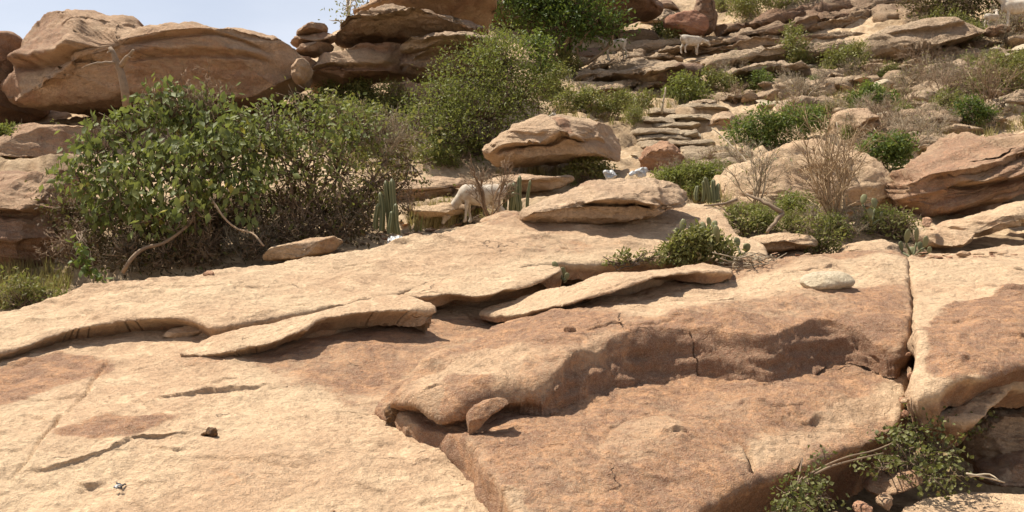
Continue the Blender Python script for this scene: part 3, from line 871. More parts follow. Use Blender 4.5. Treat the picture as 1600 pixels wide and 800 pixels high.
# --- G: block right of the long crack
SG = bed([(1425, 400, .2), (1440, 480, .34), (1435, 560, .36), (1430, 620, .26), (1500, 560, .40), (1600, 500, .44), (1600, 400, .22), (1750, 400, .2), (1750, 520, .42), (1560, 600, .30), (1500, 450, .36), (1500, 640, .26)])
slab('rock_slab', 'tan and brown block right of the long vertical crack at the right edge',
     [(1424, 396, 0, .4), (1426, 440, -.02, .5), (1429, 490, -.02, .5), (1436, 530, -.02, .5), (1429, 565, -.04, .5), (1424, 600, -.06, .4), (1434, 620, -.14, .22), (1470, 612, -.16, .2), (1500, 596, -.18, .2), (1540, 590, -.2, .2), (1600, 566, -.25, .22), (1700, 540, -.3, .3), (1800, 530, 0, .4), (1800, 390, 0, .4), (1600, 386, 0, .3), (1500, 390, 0, .3)],
     SG, M_slab, scarps=40, base_var=.22, lip=.035, seed=71, rough=.02, flake=.016, rings=9, ring_rough=.09,
     var=[([(1450, 500), (1530, 462), (1640, 450), (1640, 560), (1560, 580), (1500, 590), (1450, 570)], .7, .04), ([(1550, 450), (1640, 440), (1640, 460)], .3, .04)],
     steps=[([(1500, 450), (1540, 445), (1600, 446)], .02, .2, .012), ([(1450, 575), (1500, 560), (1560, 545), (1640, 540)], .02, .2, .01), ([(1480, 480), (1510, 468), (1560, 460)], .012, .2, .01), ([(1440, 430), (1500, 420), (1600, 418)], .02, .2, .012)],
     cracks=[([(1500, 500), (1520, 540), (1510, 580)], .012, .014)])
# layers under G
SG2 = bed([(1430, 620, .1), (1500, 640, .1), (1620, 580, .16), (1500, 560, .2), (1640, 500, .2)])
slab('rock_slab', 'lower tan layer jutting out beneath the right hand block above the leafy shrub',
     [(1428, 628, -.05, .12), (1455, 640, -.10, .16), (1500, 650, -.16, .16), (1540, 642, -.16, .14), (1565, 612, -.16, .14), (1600, 596, -.2, .14), (1680, 570, -.2, .2), (1700, 520, 0, .2), (1500, 560, 0, .2), (1430, 590, 0, .2)],
     SG2, M_slab, base_var=.25, lip=.05, seed=77, rough=.03, flake=.02, ring_rough=.06)
# bottom right pale slab
SH = surface([(1400, 800, 4.9), (1500, 770, 5.3), (1650, 790, 5.1), (1500, 850, 4.4), (1750, 840, 4.5), (1350, 850, 4.5)])
slab('rock_slab', 'pale lit slab corner at the very bottom right below the shrub',
     [(1370, 830, .05, .3), (1410, 792, .05, .3), (1450, 776, .05, .3), (1510, 768, .05, .3), (1580, 772, .05, .3), (1700, 765, .05, .3), (1760, 850, .05, .3), (1600, 960, 0, .3), (1400, 930, 0, .3)],
     SH, M_slab, scarps=8, base_var=.0, lip=.08, seed=83, cracks=[([(1540, 775), (1560, 790), (1575, 810)], .02, .01)])

# ------------------------------------------------------------------ free-standing boulders
def bez_outline(pts, n):
    p = np.array(pts, float)
    per = np.linalg.norm(np.roll(p, -1, 0) - p, axis=1).sum()
    return resample(p, per / n, True, True)

def boulder(name, label, pts, base=None, d=None, depth=None, tilt=0.25, k=2.6, mat=None, base_var=0.4, rough=0.05, strata=0.007, sfreq=3.0, dip=0.12,
            facets=11, ledges=(), cracks=(), var=(), seed=1, cat='boulder', group=None, parent=None, res=1.0, flake=0.03, sink=0.0, on=None):
    """a rock whose outline was surveyed from the viewpoint, given its own distance, depth and bedding"""
    pts = np.array(pts, float)
    wpx = np.ptp(pts[:, 0]); hpx = np.ptp(pts[:, 1])
    if base is None:
        base = (pts[:, 0].mean(), pts[:, 1].max())
    if on is not None:
        d = float(hit(on, [base[0]], [base[1] + 1], 3.0, 16.0)[0])
    if d is None:
        d = float(hit(gtop, [base[0]], [base[1]], 6.0, 60.0)[0])
    size = hpx / F * d
    if depth is None:
        depth = max(size * 1.3, min(wpx, hpx * 2.2) / F * d * 0.8)
    dc = d + 0.40 * depth
    n = int(np.clip((wpx + hpx) * 0.72 * res, 32, 260)); m = int(np.clip(min(wpx, hpx) * 0.62 * res + 12, 16, 72))
    ol = bez_outline(pts, n)
    n = len(ol)
    c = ol.mean(0)
    c = np.array([0.5 * (pts[:, 0].min() + pts[:, 0].max()) * .5 + c[0] * .5, 0.5 * (pts[:, 1].min() + pts[:, 1].max()) * .4 + c[1] * .6])
    ph = np.linspace(0.0, 1.0, m + 2)[1:-1]
    ph = math.pi * (ph - 0.10 * np.sin(2 * math.pi * ph) * (ph > .5) * 1.0)          # rings a little closer on the near side
    ph = np.sort(ph)
    g = np.sin(ph) ** (2.0 / k); cz = np.sign(np.cos(ph)) * np.abs(np.cos(ph)) ** (2.0 / k)
    PX = c[0] + (ol[None, :, 0] - c[0]) * g[:, None]
    PY = c[1] + (ol[None, :, 1] - c[1]) * g[:, None]
    # distance: the front (ph=0) faces the viewer
    D = dc - 0.5 * depth * cz[:, None] + tilt * (c[1] - PY) / F * d
    pxs = np.concatenate([[c[0]], PX.ravel(), [c[0]]]); pys = np.concatenate([[c[1]], PY.ravel(), [c[1]]])
    dd = np.concatenate([[dc - 0.5 * depth], D.ravel(), [dc + 0.5 * depth]])
    X = (pxs - 800) / F * dc; Z = (400 - pys) / F * dc          # true solid: no widening with distance
    V = np.stack([X, dd, Z], 1)
    i = (np.arange(m - 1)[:, None] * n + np.arange(n)[None]); i2 = (np.arange(m - 1)[:, None] * n + (np.arange(n)[None] + 1) % n)
    quads = np.stack([i, i2, i2 + n, i + n], -1).reshape(-1, 4) + 1
    a = np.arange(n); b = (a + 1) % n
    t1 = np.stack([np.zeros(n, int), b + 1, a + 1], 1)
    last = 1 + (m - 1) * n
    t2 = np.stack([np.full(n, 1 + m * n), last + a, last + b], 1)
    ctr = np.array([(c[0] - 800) / F * dc, dc, (400 - c[1]) / F * dc])
    # normals
    def normals(V):
        G = V[1:-1].reshape(m, n, 3)
        du = np.roll(G, -1, 1) - np.roll(G, 1, 1)
        dv = np.gradient(G, axis=0)
        nn = unit(np.cross(dv, du))
        nn = nn.reshape(-1, 3)
        s = np.sign(((V[1:-1] - ctr) * nn).sum(1).mean())
        nn = nn * s
        return np.vstack([[0, -1, 0], nn, [0, 1, 0]])
    rf = np.random.default_rng(seed + 900)
    ext = np.array([wpx / F * dc, depth, hpx / F * dc]) * 0.5
    for _ in range(facets):
        nd = unit(np.array([rf.normal() * .9, -abs(rf.normal()) - .35, rf.normal() * .7 + .15]) / ext)
        s_ = (V - ctr) @ nd
        hq = s_.max() * rf.uniform(0.68, 0.94)
        V = V - np.maximum(s_ - hq, 0)[:, None] * nd * 0.93
    Nn = normals(V)
    S = max(size, 0.15)
    q = V / S
    edge = np.concatenate([[0], np.repeat(g, n), [0]])
    q = q + seed * 3.1
    nb = fbm(q, 0.8, 4, seed)
    bed_c = (V[:, 2] + dip * V[:, 0] + 0.12 * S * fbm(q, 1.1, 2, seed + 3)) / S
    sn = fbm(np.stack([bed_c * sfreq * 2.0, 0.25 * V[:, 0] / S, 0.25 * V[:, 1] / S], 1), 1.0, 4, seed + 6, 0.6)
    sn = np.where(sn > 0, np.abs(sn) ** 0.7, -np.abs(sn) ** 0.8)
    sn = 0.4 * sn + 0.9 * flakes(sn, 3.0, .12)
    fl = flakes(fbm(q, 1.2, 5, seed + 12), 5, 0.05) + .6 * flakes(fbm(q, 2.9, 4, seed + 14), 4, 0.06)
    cre = -np.abs(fbm(q, 1.5, 3, seed + 21))
    V = V + Nn * (S * (rough * nb + strata * 3 * sn + flake * fl + 0.05 * cre))[:, None]
    vx = pxs; vy = pys
    PP = np.stack([vx, vy], 1)
    front = np.concatenate([[1.0], np.repeat(sstep(-0.25, 0.15, np.cos(ph)), n), [0.0]])
    for (ln, amt, L) in ledges:
        # the rock above the line juts out by amt (metres), dying away over L pixels upwards
        ln = resample(np.array(ln, float), 4, False)
        jj = fbm(np.c_[ln / 14.0, ln[:, :1] * 0], 1, 3, seed + 44) * 2.2
        ln[:, 1] += jj
        dis, sd, tt = poly_line_dist(PP, ln)
        s = dis * -sd            # picture y runs down: above a left-to-right line is positive
        ew = sstep(0, 0.12, tt) * sstep(1, 0.88, tt)
        ends = (tt > 0.001) & (tt < 0.999)
        w = ew * front * sstep(-2.0, 1.0, s) * np.exp(-np.maximum(s, 0) / L) * ends
        V[:, 1] -= amt * w
        V[:, 1] += 0.5 * amt * ew * front * ends * np.exp(-((s + 4) / 5.0) ** 2)
    for (ln, dep, wd) in cracks:
        ln = resample(np.array(ln, float), 4, False)
        dis, sd, tt = poly_line_dist(PP, ln)
        V -= Nn * (dep * front * np.exp(-(dis / wd) ** 2))[:, None]
    vv = np.full(len(V), base_var, float) + 0.25 * np.clip(nb, -1, 1)
    for (pg, amt, fe) in var:
        pg = np.array(pg, float)
        dis, _, _ = seg_dist(PP, pg, np.roll(pg, -1, 0))
        sd = np.where(inside(PP, pg), dis, -dis)
        vv += amt * sstep(-fe, fe, sd) * front
    if sink:
        V[:, 2] -= sink
    me = mesh_from(name, V, [quads, np.vstack([t1, t2])], True, {'var': np.clip(vv, 0, 1.2)})
    o = put(name, me, mat or M_boul, parent)
    if label:
        tag(o, label, cat, group, 'thing')
    return o

def rand_in(poly, n, r):
    poly = np.array(poly, float)
    out = []
    lo = poly.min(0); hi = poly.max(0)
    while len(out) < n:
        q = r.uniform(lo, hi, size=(n * 2, 2))
        out += list(q[inside(q, poly)])
    return np.array(out[:n])
LANDMARKS = [(1440, 65, 'the flat split boulder'), (1330, 195, 'the angular tan block'), (1200, 90, 'the sunlit cream bed'), (1205, 205, 'the bright green bush'), (1470, 172, 'the pale slab under bare twigs'), (1500, 260, 'the dark layered boulder'),
             (1240, 70, 'the tall thin olive shrub'), (1362, 150, 'the bright green bush above the tan block'), (1515, 178, 'the dark green bush on the right'), (1560, 30, 'the upper right goats'), (1510, 105, 'the round topped rock near the right edge'), (1590, 170, 'the cream ledge at the right edge'),
             (1395, 122, 'the pale broken ledge in the shrubs'), (1125, 190, 'the small tan boulder by the steps'), (1050, 210, 'the middle of the stone steps'), (1110, 245, 'the lowest stone steps'), (1036, 248, 'the orange red boulder'), (1260, 290, 'the big smooth pale boulder'), (1175, 300, 'the grey leafless bush'), (1280, 375, 'the yellow green shrub by the tall bare bush'), (1215, 335, 'the weathered driftwood limb'), (1392, 352, 'the dull green shrub'), (1110, 295, 'the small dark columnar cactus'), (1052, 288, 'the dull green low shrub'), (700, 245, 'the red brown scrub by the arched boulder'), (1022, 120, 'the red ended boulder'), (960, 85, 'the left hillside goat'), (1080, 66, 'the right hillside goat'),
             (1200, 15, 'the uppermost long bed'), (955, 165, 'the long low green bush'), (870, 130, 'the dry green bush'), (560, 150, 'the yellow green bush'), (612, 175, 'the pale olive bush'), (640, 250, 'the large fine leaved bush'), (605, 330, 'the tall columnar cactus'), (720, 320, 'the grazing goat'), (615, 372, 'the crumpled white bag'), (1475, 374, 'the loaf shaped block'), (1360, 392, 'the pale broken block'), (1290, 440, 'the oval cream stone'), (322, 680, 'the dung lump'), (183, 772, 'the tiny litter scrap'), (612, 655, 'the mouth of the diagonal cleft'), (330, 545, 'the thin curling flake'), (810, 480, 'the notch by the narrow ledge'), (200, 510, 'the long overhanging ledge lip'), (690, 470, 'the left end of the smooth tongue'), (820, 450, 'the smooth tongue tip'), (740, 740, 'the diagonal step at bottom centre'), (100, 690, 'the diagonal crack at the lower left'), (1255, 160, 'the bare pale scrub'), (1420, 230, 'the hazy grey bare bush')]
def near_name(px, py):
    return min(LANDMARKS, key=lambda l: (l[0] - px) ** 2 + 3 * (l[1] - py) ** 2)
def where(px, py):
    l = near_name(px, py)
    dx, dy = px - l[0], py - l[1]
    return ('left of ' if dx < 0 else 'right of ') + l[2] if abs(dx) > 2.2 * abs(dy) else ('above ' if dy < 0 else 'below ') + l[2]

# ---- giant boulder on the left skyline and its neighbours
boulder('boulder', 'giant brown boulder on the left skyline with a banded orange hollow in its base',
    [(36, 110), (37, 78), (52, 46), (88, 25), (150, 20), (195, 29), (226, 42), (242, 54), (300, 51), (360, 54), (420, 59), (456, 68), (475, 84), (483, 104), (478, 126), (456, 146), (430, 160), (400, 167), (360, 164), (300, 164), (250, 172), (200, 176), (150, 184), (110, 188), (76, 180), (50, 165), (38, 140)],
    facets=5, d=19.2, depth=4.5, tilt=.6, k=3.2, base_var=.48, rough=.07, strata=.005, flake=.05, seed=5, dip=.05, mat=M_boul,
    ledges=[([(40, 108), (90, 106), (130, 108), (180, 110), (215, 104)], .55, 30), ([(120, 160), (165, 130), (205, 128), (240, 140)], .25, 25), ([(230, 110), (300, 96), (360, 86), (420, 82), (470, 88)], .18, 30), ([(250, 128), (320, 122), (400, 118), (470, 112)], .3, 24), ([(130, 58), (170, 52), (225, 48)], .1, 12), ([(300, 92), (340, 84), (400, 78)], .08, 10)],
    cracks=[([(150, 60), (190, 50), (230, 45)], .05, 2), ([(330, 88), (380, 84), (400, 76)], .05, 2)],
    var=[([(200, 66), (290, 68), (270, 84), (210, 82)], -.5, 10), ([(60, 115), (130, 112), (140, 150), (100, 165), (70, 155)], -.25, 10), ([(340, 55), (400, 58), (400, 66), (340, 64)], -.4, 5)])
boulder('boulder', 'brown boulder cut off by the left edge beside the giant skyline boulder',
    [(-60, 62), (-10, 57), (20, 56), (36, 64), (37, 100), (42, 150), (44, 178), (15, 192), (-60, 195)], d=19.6, depth=4, tilt=.4, base_var=.75, seed=9, ledges=[([(-40, 130), (0, 120), (40, 125)], .2, 25)])
boulder('boulder', 'small rounded boulder tucked against the right end of the giant boulder',
    [(462, 92), (474, 88), (486, 100), (487, 112), (478, 128), (462, 132), (455, 112)], d=19.6, depth=1.2, tilt=.3, base_var=.3, seed=13)
boulder('rock_slab', 'shaded brown bench of rock under the giant left boulder',
    [(-60, 205), (0, 198), (60, 194), (118, 192), (150, 200), (160, 225), (120, 250), (40, 256), (-60, 258)], d=17.0, depth=2.5, tilt=1.4, base_var=.5, seed=15, cat='rock slab')
boulder('rock_slab', 'reddish flat topped ledge at the left edge beside the big leafy bush',
    [(-70, 268), (0, 258), (60, 255), (96, 262), (104, 300), (112, 345), (122, 400), (110, 425), (40, 430), (-70, 430)], d=11.9, depth=1.6, tilt=.8, k=3.4, base_var=.75, seed=17, cat='rock slab', strata=.012,
    ledges=[([(-60, 338), (0, 332), (60, 328), (108, 330)], .35, 40), ([(-60, 385), (40, 380), (115, 378)], .15, 20)], var=[([(-60, 258), (100, 256), (105, 325), (-60, 335)], -.1, 10)])  # var patch pales the top to imitate the sun on it

# ---- stacked slabs and strata left of centre
for pts, lab, dd in [
    ([(464, 52), (480, 41), (504, 36), (510, 41), (503, 50), (482, 53), (466, 57)], 'topmost thin rock of the balanced stack against the sky', 21.5),
    ([(453, 68), (468, 57), (490, 50), (520, 52), (524, 60), (500, 67), (472, 70), (456, 73)], 'second rock from the top of the balanced stack on the skyline', 21.6),
    ([(460, 76), (480, 66), (506, 64), (520, 70), (508, 82), (480, 88), (462, 84)], 'third rock down of the balanced stack on the skyline', 21.5),
    ([(466, 88), (484, 90), (498, 102), (494, 114), (478, 108), (466, 98)], 'lowest small rock of the balanced stack beside the giant boulder', 21.4)]:
    boulder('stacked_rock', lab, pts, d=dd, depth=1.3, tilt=.3, base_var=.5, seed=int(pts[0][1]), res=1.4, cat='rock', group='rocks stacked on the skyline', dip=.4)
boulder('boulder', 'sunlit pale boulder under the dark overhang left of the bushy mid shrub',
    [(486, 128), (494, 98), (508, 80), (532, 71), (572, 66), (624, 64), (640, 80), (640, 118), (604, 124), (562, 134), (530, 150), (500, 150), (488, 142)], d=21.8, depth=3.0, tilt=.5, base_var=.35, seed=23, k=3.0, mat=M_boul,
    ledges=[([(495, 132), (540, 118), (600, 108), (636, 104)], .25, 25), ([(560, 84), (600, 80), (635, 80)], .1, 12)], var=[([(560, 66), (640, 64), (640, 90), (580, 88)], .4, 8), ([(490, 130), (640, 108), (640, 140), (500, 150)], .45, 8)])  # first var patch: shadow under the overhang, painted as varnish
boulder('rock_overhang', 'dark layered overhanging rock slab left of centre near the skyline',
    [(527, 64), (533, 44), (556, 29), (594, 17), (640, 20), (690, 28), (738, 34), (744, 50), (706, 62), (660, 66), (600, 64), (560, 68), (535, 71)], d=21.4, depth=3.6, tilt=.45, base_var=.5, seed=25, strata=.02, sfreq=4, cat='rock', mat=M_far,
    ledges=[([(530, 52), (580, 38), (640, 38), (690, 42)], .35, 16), ([(540, 36), (590, 26), (640, 28)], .2, 10)], dip=-.05)
boulder('rock', 'massive red brown cliff block at the top left of centre under the frame edge',
    [(552, 22), (576, 8), (596, -4), (650, -22), (745, -24), (775, 0), (772, 34), (752, 46), (700, 34), (640, 26), (590, 22)], d=23, depth=5, tilt=.6, base_var=.5, seed=27, strata=.012, cat='cliff block',
    ledges=[([(580, 8), (640, 2), (700, 8), (750, 14)], .25, 14), ([(610, 20), (660, 12), (720, 20)], .15, 10)], cracks=[([(705, -20), (712, 10), (735, 34)], .2, 3)])
boulder('rock_ledge', 'pale tapering ledge wedged under the cliff block above the mid shrub',
    [(634, 46), (660, 34), (690, 26), (725, 32), (748, 44), (765, 52), (740, 58), (700, 56), (660, 58), (640, 56)], d=22.4, depth=2.5, tilt=1.0, base_var=.15, seed=29, cat='ledge', mat=M_far)
boulder('rock_ledge', 'pale layered ledge standing out over the dark hollow beside the mid shrub',
    [(626, 74), (650, 64), (690, 60), (735, 56), (770, 52), (776, 68), (752, 78), (700, 82), (650, 86), (630, 84)], d=20.8, depth=2.5, tilt=.9, base_var=.12, seed=31, cat='ledge', mat=M_far, strata=.022, ledges=[([(630, 78), (690, 74), (760, 66)], .25, 8)])
boulder('rock_ledge', 'brown banded rock face with an orange foot behind the mid shrub',
    [(630, 86), (690, 78), (745, 74), (780, 72), (790, 110), (750, 120), (690, 124), (640, 122)], d=21.5, depth=2.0, tilt=.2, base_var=.55, seed=33, cat='ledge', mat=M_far, strata=.022, ledges=[([(635, 98), (700, 92), (770, 88)], .2, 10)])
# ---- upper centre
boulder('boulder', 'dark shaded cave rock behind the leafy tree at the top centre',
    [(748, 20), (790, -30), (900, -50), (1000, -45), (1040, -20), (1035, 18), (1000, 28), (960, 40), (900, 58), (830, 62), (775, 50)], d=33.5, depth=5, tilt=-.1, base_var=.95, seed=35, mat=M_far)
boulder('boulder', 'pointed brown boulder standing upright at the top right of the leafy tree',
    [(1084, 20), (1090, 0), (1102, -14), (1114, -2), (1122, 24), (1118, 46), (1104, 54), (1090, 46)], d=34.5, depth=2, tilt=.1, base_var=.75, seed=37, mat=M_far, k=3.2)
boulder('boulder', 'round rust coloured boulder in front of the pointed upright one',
    [(1038, 34), (1052, 19), (1078, 14), (1098, 24), (1105, 40), (1100, 53), (1070, 56), (1046, 52)], d=33.5, depth=1.6, tilt=.2, base_var=.6, seed=39, mat=M_red)
for j, (pts, lab) in enumerate([
    ([(1000, 36), (1012, 24), (1036, 14), (1058, 16), (1048, 30), (1030, 40), (1008, 42)], 'pale angular block left of the rust coloured boulder'),
    ([(966, 52), (985, 45), (1015, 46), (1030, 53), (1026, 64), (990, 66), (968, 64)], 'flat cream block right of the leafy tree'),
    ([(962, 78), (985, 66), (1040, 62), (1100, 58), (1104, 66), (1050, 76), (1000, 90), (972, 90)], 'long pale bed of rock behind the left hillside goat'),
    ([(898, 84), (920, 73), (948, 71), (958, 84), (952, 97), (908, 101)], 'dark brown block beside the leafy tree foot'),
    ([(990, 78), (1000, 70), (1014, 82), (1010, 88), (994, 88)], 'small triangular pale stone between the two hillside goats'),
    ([(1006, 12), (1030, 2), (1060, 0), (1064, 12), (1036, 16), (1012, 20)], 'grey stone at the top edge above the angular block')]):
    boulder('rock', lab, pts, base=(pts[2][0], max(p[1] for p in pts)), tilt=.7, base_var=.2 if j not in (3, 5) else .8, seed=60 + j, mat=M_far, cat='rock', res=1.3)
boulder('boulder', 'wide pale boulder with a red broken right end below the hillside goats',
    [(950, 128), (958, 117), (985, 109), (1020, 99), (1060, 92), (1086, 90), (1097, 106), (1094, 122), (1080, 134), (1066, 146), (1044, 150), (1016, 146), (990, 140), (962, 138)], base=(1020, 148), depth=3.2, tilt=1.1, base_var=.08, seed=45, mat=M_far,
    ledges=[([(985, 138), (1010, 130), (1040, 122), (1060, 116)], .5, 16)], var=[([(1012, 136), (1040, 118), (1062, 98), (1098, 100), (1098, 140), (1020, 156)], .95, 4)])
# strata running up to the right; shade on the upper beds painted as varnish
beds = [
    ([(1096, 68), (1160, 47), (1230, 30), (1290, 8), (1340, -14), (1440, -20), (1446, -2), (1390, 14), (1310, 28), (1230, 44), (1160, 58), (1110, 70)], 'uppermost long dark bed rising to the top right corner', .75, 37),
    ([(1080, 82), (1130, 66), (1200, 54), (1260, 42), (1320, 30), (1390, 14), (1470, 0), (1466, 16), (1410, 32), (1330, 44), (1260, 56), (1190, 68), (1120, 80), (1090, 86)], 'second long brown bed rising to the top right', .5, 35.5),
    ([(1060, 92), (1110, 80), (1180, 69), (1250, 58), (1310, 48), (1360, 43), (1380, 50), (1350, 62), (1300, 68), (1220, 76), (1150, 86), (1090, 96)], 'third layered bed rising right with a dark gap under it', .35, 34),
    ([(1010, 86), (1070, 77), (1130, 68), (1180, 62), (1180, 70), (1110, 80), (1050, 90), (1010, 94)], 'thin slanting bed the right hand hillside goat stands on', .3, 33.6),
    ([(905, 116), (950, 104), (1010, 92), (1060, 86), (1064, 92), (1000, 102), (950, 112), (910, 122)], 'thin slanting bed left of the red ended boulder', .2, 31.5),
    ([(890, 128), (930, 117), (956, 114), (960, 122), (930, 130), (896, 135)], 'short thin bed low left of the red ended boulder', .2, 29.5),
    ([(1090, 104), (1130, 86), (1190, 78), (1260, 73), (1340, 70), (1352, 78), (1300, 94), (1220, 98), (1150, 104), (1105, 112)], 'broad sunlit cream bed below the layered strata', .02, 30.5),
    ([(1130, 118), (1180, 105), (1240, 100), (1262, 106), (1230, 116), (1170, 122), (1135, 126)], 'low pale bed among bushes below the sunlit cream bed', .1, 28.5)]
for j, (pts, lab, v, dd) in enumerate(beds):
    boulder('rock_bed', lab, pts, d=dd, depth=2.4, tilt=1.3, base_var=v, seed=70 + j, mat=M_far, strata=.05, sfreq=2.2, dip=-.24, cat='rock bed', rough=.10, facets=0, group='slanting strata on the upper right hillside', res=1.0, flake=.06)
boulder('boulder', 'large flat boulder with a split top near the upper right goats',
    [(1344, 76), (1356, 58), (1392, 41), (1440, 30), (1490, 27), (1530, 35), (1540, 46), (1524, 60), (1480, 72), (1430, 84), (1390, 100), (1368, 98), (1350, 88)], d=29, depth=3.0, tilt=1.2, base_var=.2, seed=47, mat=M_far,
    ledges=[([(1366, 54), (1400, 50), (1450, 48), (1500, 38)], .3, 9), ([(1360, 90), (1400, 84), (1450, 76), (1520, 58)], .4, 14)])
# ---- middle distance
boulder('boulder', 'big tan boulder with an arched underside in the middle distance',
    [(752, 232), (766, 217), (800, 196), (850, 181), (900, 177), (950, 182), (975, 194), (987, 214), (985, 234), (974, 248), (940, 254), (915, 256), (880, 257), (850, 261), (820, 267), (788, 270), (768, 260), (755, 246)], d=17.6, depth=2.4, tilt=.95, base_var=.08, seed=49, k=3.0,
    ledges=[([(758, 256), (800, 252), (845, 240), (875, 226), (900, 222), (930, 232)], .45, 26), ([(925, 218), (955, 214), (985, 216)], .12, 14), ([(790, 210), (830, 222), (850, 218)], .05, 8)],
    cracks=[([(852, 182), (868, 198), (885, 208), (892, 220)], .10, 4)], var=[([(850, 182), (885, 186), (900, 215), (880, 215)], .5, 4), ([(920, 218), (990, 212), (990, 250), (920, 250)], .35, 5)])  # first var patch: shadow along the ridge, put into the varnish value
boulder('boulder', 'lens shaped tan boulder split by a horizontal crack, resting on the pale ledge',
    [(813, 342), (820, 327), (850, 311), (890, 296), (930, 284), (975, 276), (1020, 275), (1056, 281), (1081, 294), (1085, 308), (1072, 320), (1048, 326), (1020, 338), (990, 347), (950, 353), (900, 357), (850, 355), (820, 350)], on=SB, base=(930, 358), depth=1.4, tilt=1.25, base_var=.10, seed=53, k=2.4, res=1.25, rough=.04,
    ledges=[([(905, 318), (935, 319), (970, 319), (1010, 318), (1052, 308)], .30, 22), ([(815, 340), (860, 338), (900, 336), (925, 330)], .06, 14), ([(1018, 300), (1050, 304), (1082, 302)], .06, 10)],
    cracks=[([(915, 322), (960, 320), (1010, 320), (1046, 313)], .10, 3)], var=[([(900, 285), (1060, 278), (1060, 300), (940, 312)], .2, 8)], flake=.05)
boulder('boulder', 'big smooth pale boulder behind the tall bare bush',
    [(1112, 306), (1118, 278), (1140, 262), (1172, 248), (1202, 231), (1240, 219), (1290, 214), (1332, 226), (1362, 252), (1384, 284), (1402, 312), (1416, 338), (1380, 352), (1300, 354), (1200, 350), (1130, 344)], d=14.2, depth=2.2, tilt=.9, base_var=.12, seed=55, k=3.4, facets=16, rough=.07, mat=M_slab, flake=.05, strata=.004, cracks=[([(1200, 236), (1215, 270), (1208, 310), (1220, 345)], .06, 2.5), ([(1330, 228), (1318, 262), (1340, 300), (1372, 330)], .06, 2.5), ([(1130, 300), (1180, 292), (1215, 296)], .05, 2)], ledges=[([(1225, 262), (1270, 254), (1320, 262)], .08, 14), ([(1225, 312), (1290, 304), (1345, 312), (1390, 322)], .10, 14)])
boulder('boulder', 'dark strongly layered boulder overhanging a black hollow at the right edge',
    [(1396, 306), (1408, 274), (1440, 246), (1480, 221), (1530, 201), (1582, 189), (1660, 188), (1690, 260), (1660, 296), (1600, 292), (1560, 306), (1505, 320), (1450, 326), (1408, 322)], d=13.0, depth=2.8, tilt=.35, base_var=.55, seed=57, k=3.0, strata=.022, sfreq=4.0, dip=-.30, rough=.07,
    ledges=[([(1400, 290), (1440, 268), (1500, 246), (1560, 236), (1640, 230)], .28, 22), ([(1410, 300), (1480, 284), (1540, 270), (1640, 262)], .45, 18), ([(1450, 240), (1500, 222), (1560, 208), (1640, 204)], .2, 14)],
    cracks=[([(1430, 262), (1500, 238), (1570, 222), (1640, 214)], .12, 3)], var=[([(1540, 212), (1600, 198), (1640, 200), (1640, 262), (1580, 262)], -.3, 8)])
boulder('rock', 'brown shadowed rock in the hollow under the layered right boulder',
    [(1470, 336), (1500, 320), (1550, 310), (1576, 312), (1570, 326), (1520, 338), (1480, 344)], d=14.0, depth=.8, tilt=.5, base_var=.6, seed=58, cat='rock')
boulder('boulder', 'angular tan block with a dark side behind the bare bushes',
    [(1296, 208), (1302, 182), (1318, 168), (1350, 167), (1366, 176), (1372, 200), (1352, 214), (1326, 224), (1300, 222)], base=(1330, 222), depth=1.3, tilt=.5, base_var=.25, seed=59, ledges=[([(1310, 206), (1340, 194), (1368, 186)], .3, 16)])
boulder('boulder', 'rough orange red boulder at the foot of the stone steps',
    [(1000, 256), (1004, 238), (1012, 226), (1032, 221), (1056, 229), (1071, 247), (1070, 264), (1046, 273), (1012, 271)], base=(1036, 272), depth=1.2, tilt=.35, base_var=.25, seed=61, mat=M_red, rough=.10, flake=.09)
boulder('boulder', 'small tan boulder with a red hollow right of the stone steps',
    [(1100, 200), (1108, 188), (1122, 175), (1140, 171), (1152, 184), (1148, 198), (1126, 204)], base=(1126, 203), depth=1.2, tilt=.4, base_var=.3, seed=63, ledges=[([(1106, 192), (1122, 186), (1140, 190)], .25, 8)])
# pale slabs around the goat and below the arched boulder
for j, (pts, lab, v, dd, mt) in enumerate([
    ([(610, 296), (630, 281), (680, 275), (738, 276), (752, 286), (742, 304), (700, 312), (640, 312), (612, 306)], 'pale cracked slab behind the grazing goat', .15, 16.4, M_boul),
    ([(750, 290), (775, 276), (815, 272), (862, 276), (892, 272), (896, 284), (860, 298), (800, 302), (760, 300)], 'pale flat slab below the arched boulder', .1, 16.8, M_boul),
    ([(620, 338), (650, 322), (700, 316), (730, 320), (722, 334), (680, 342), (630, 346)], 'low sunlit slab left of the grazing goat', .0, 14.8, M_slab),
    ([(748, 345), (770, 334), (800, 328), (826, 334), (820, 348), (780, 356)], 'small red tan slab left of the lens boulder', .55, 11.4, M_slab),
    ([(416, 404), (432, 383), (470, 374), (518, 369), (532, 378), (508, 396), (454, 408), (430, 412)], 'oblong grey tan stone under the right side of the leafy bush', .3, 10.6, M_slab)]):
    boulder('rock_slab', lab, pts, d=dd, depth=1.2, tilt=1.1 if j != 4 else .6, base_var=v, seed=90 + j, mat=mt, cat='rock slab', ledges=[(([(620, 300), (680, 298), (740, 294)], .15, 14) if j == 0 else ([(760, 296), (830, 292), (890, 282)], .15, 10))] if j < 2 else ())
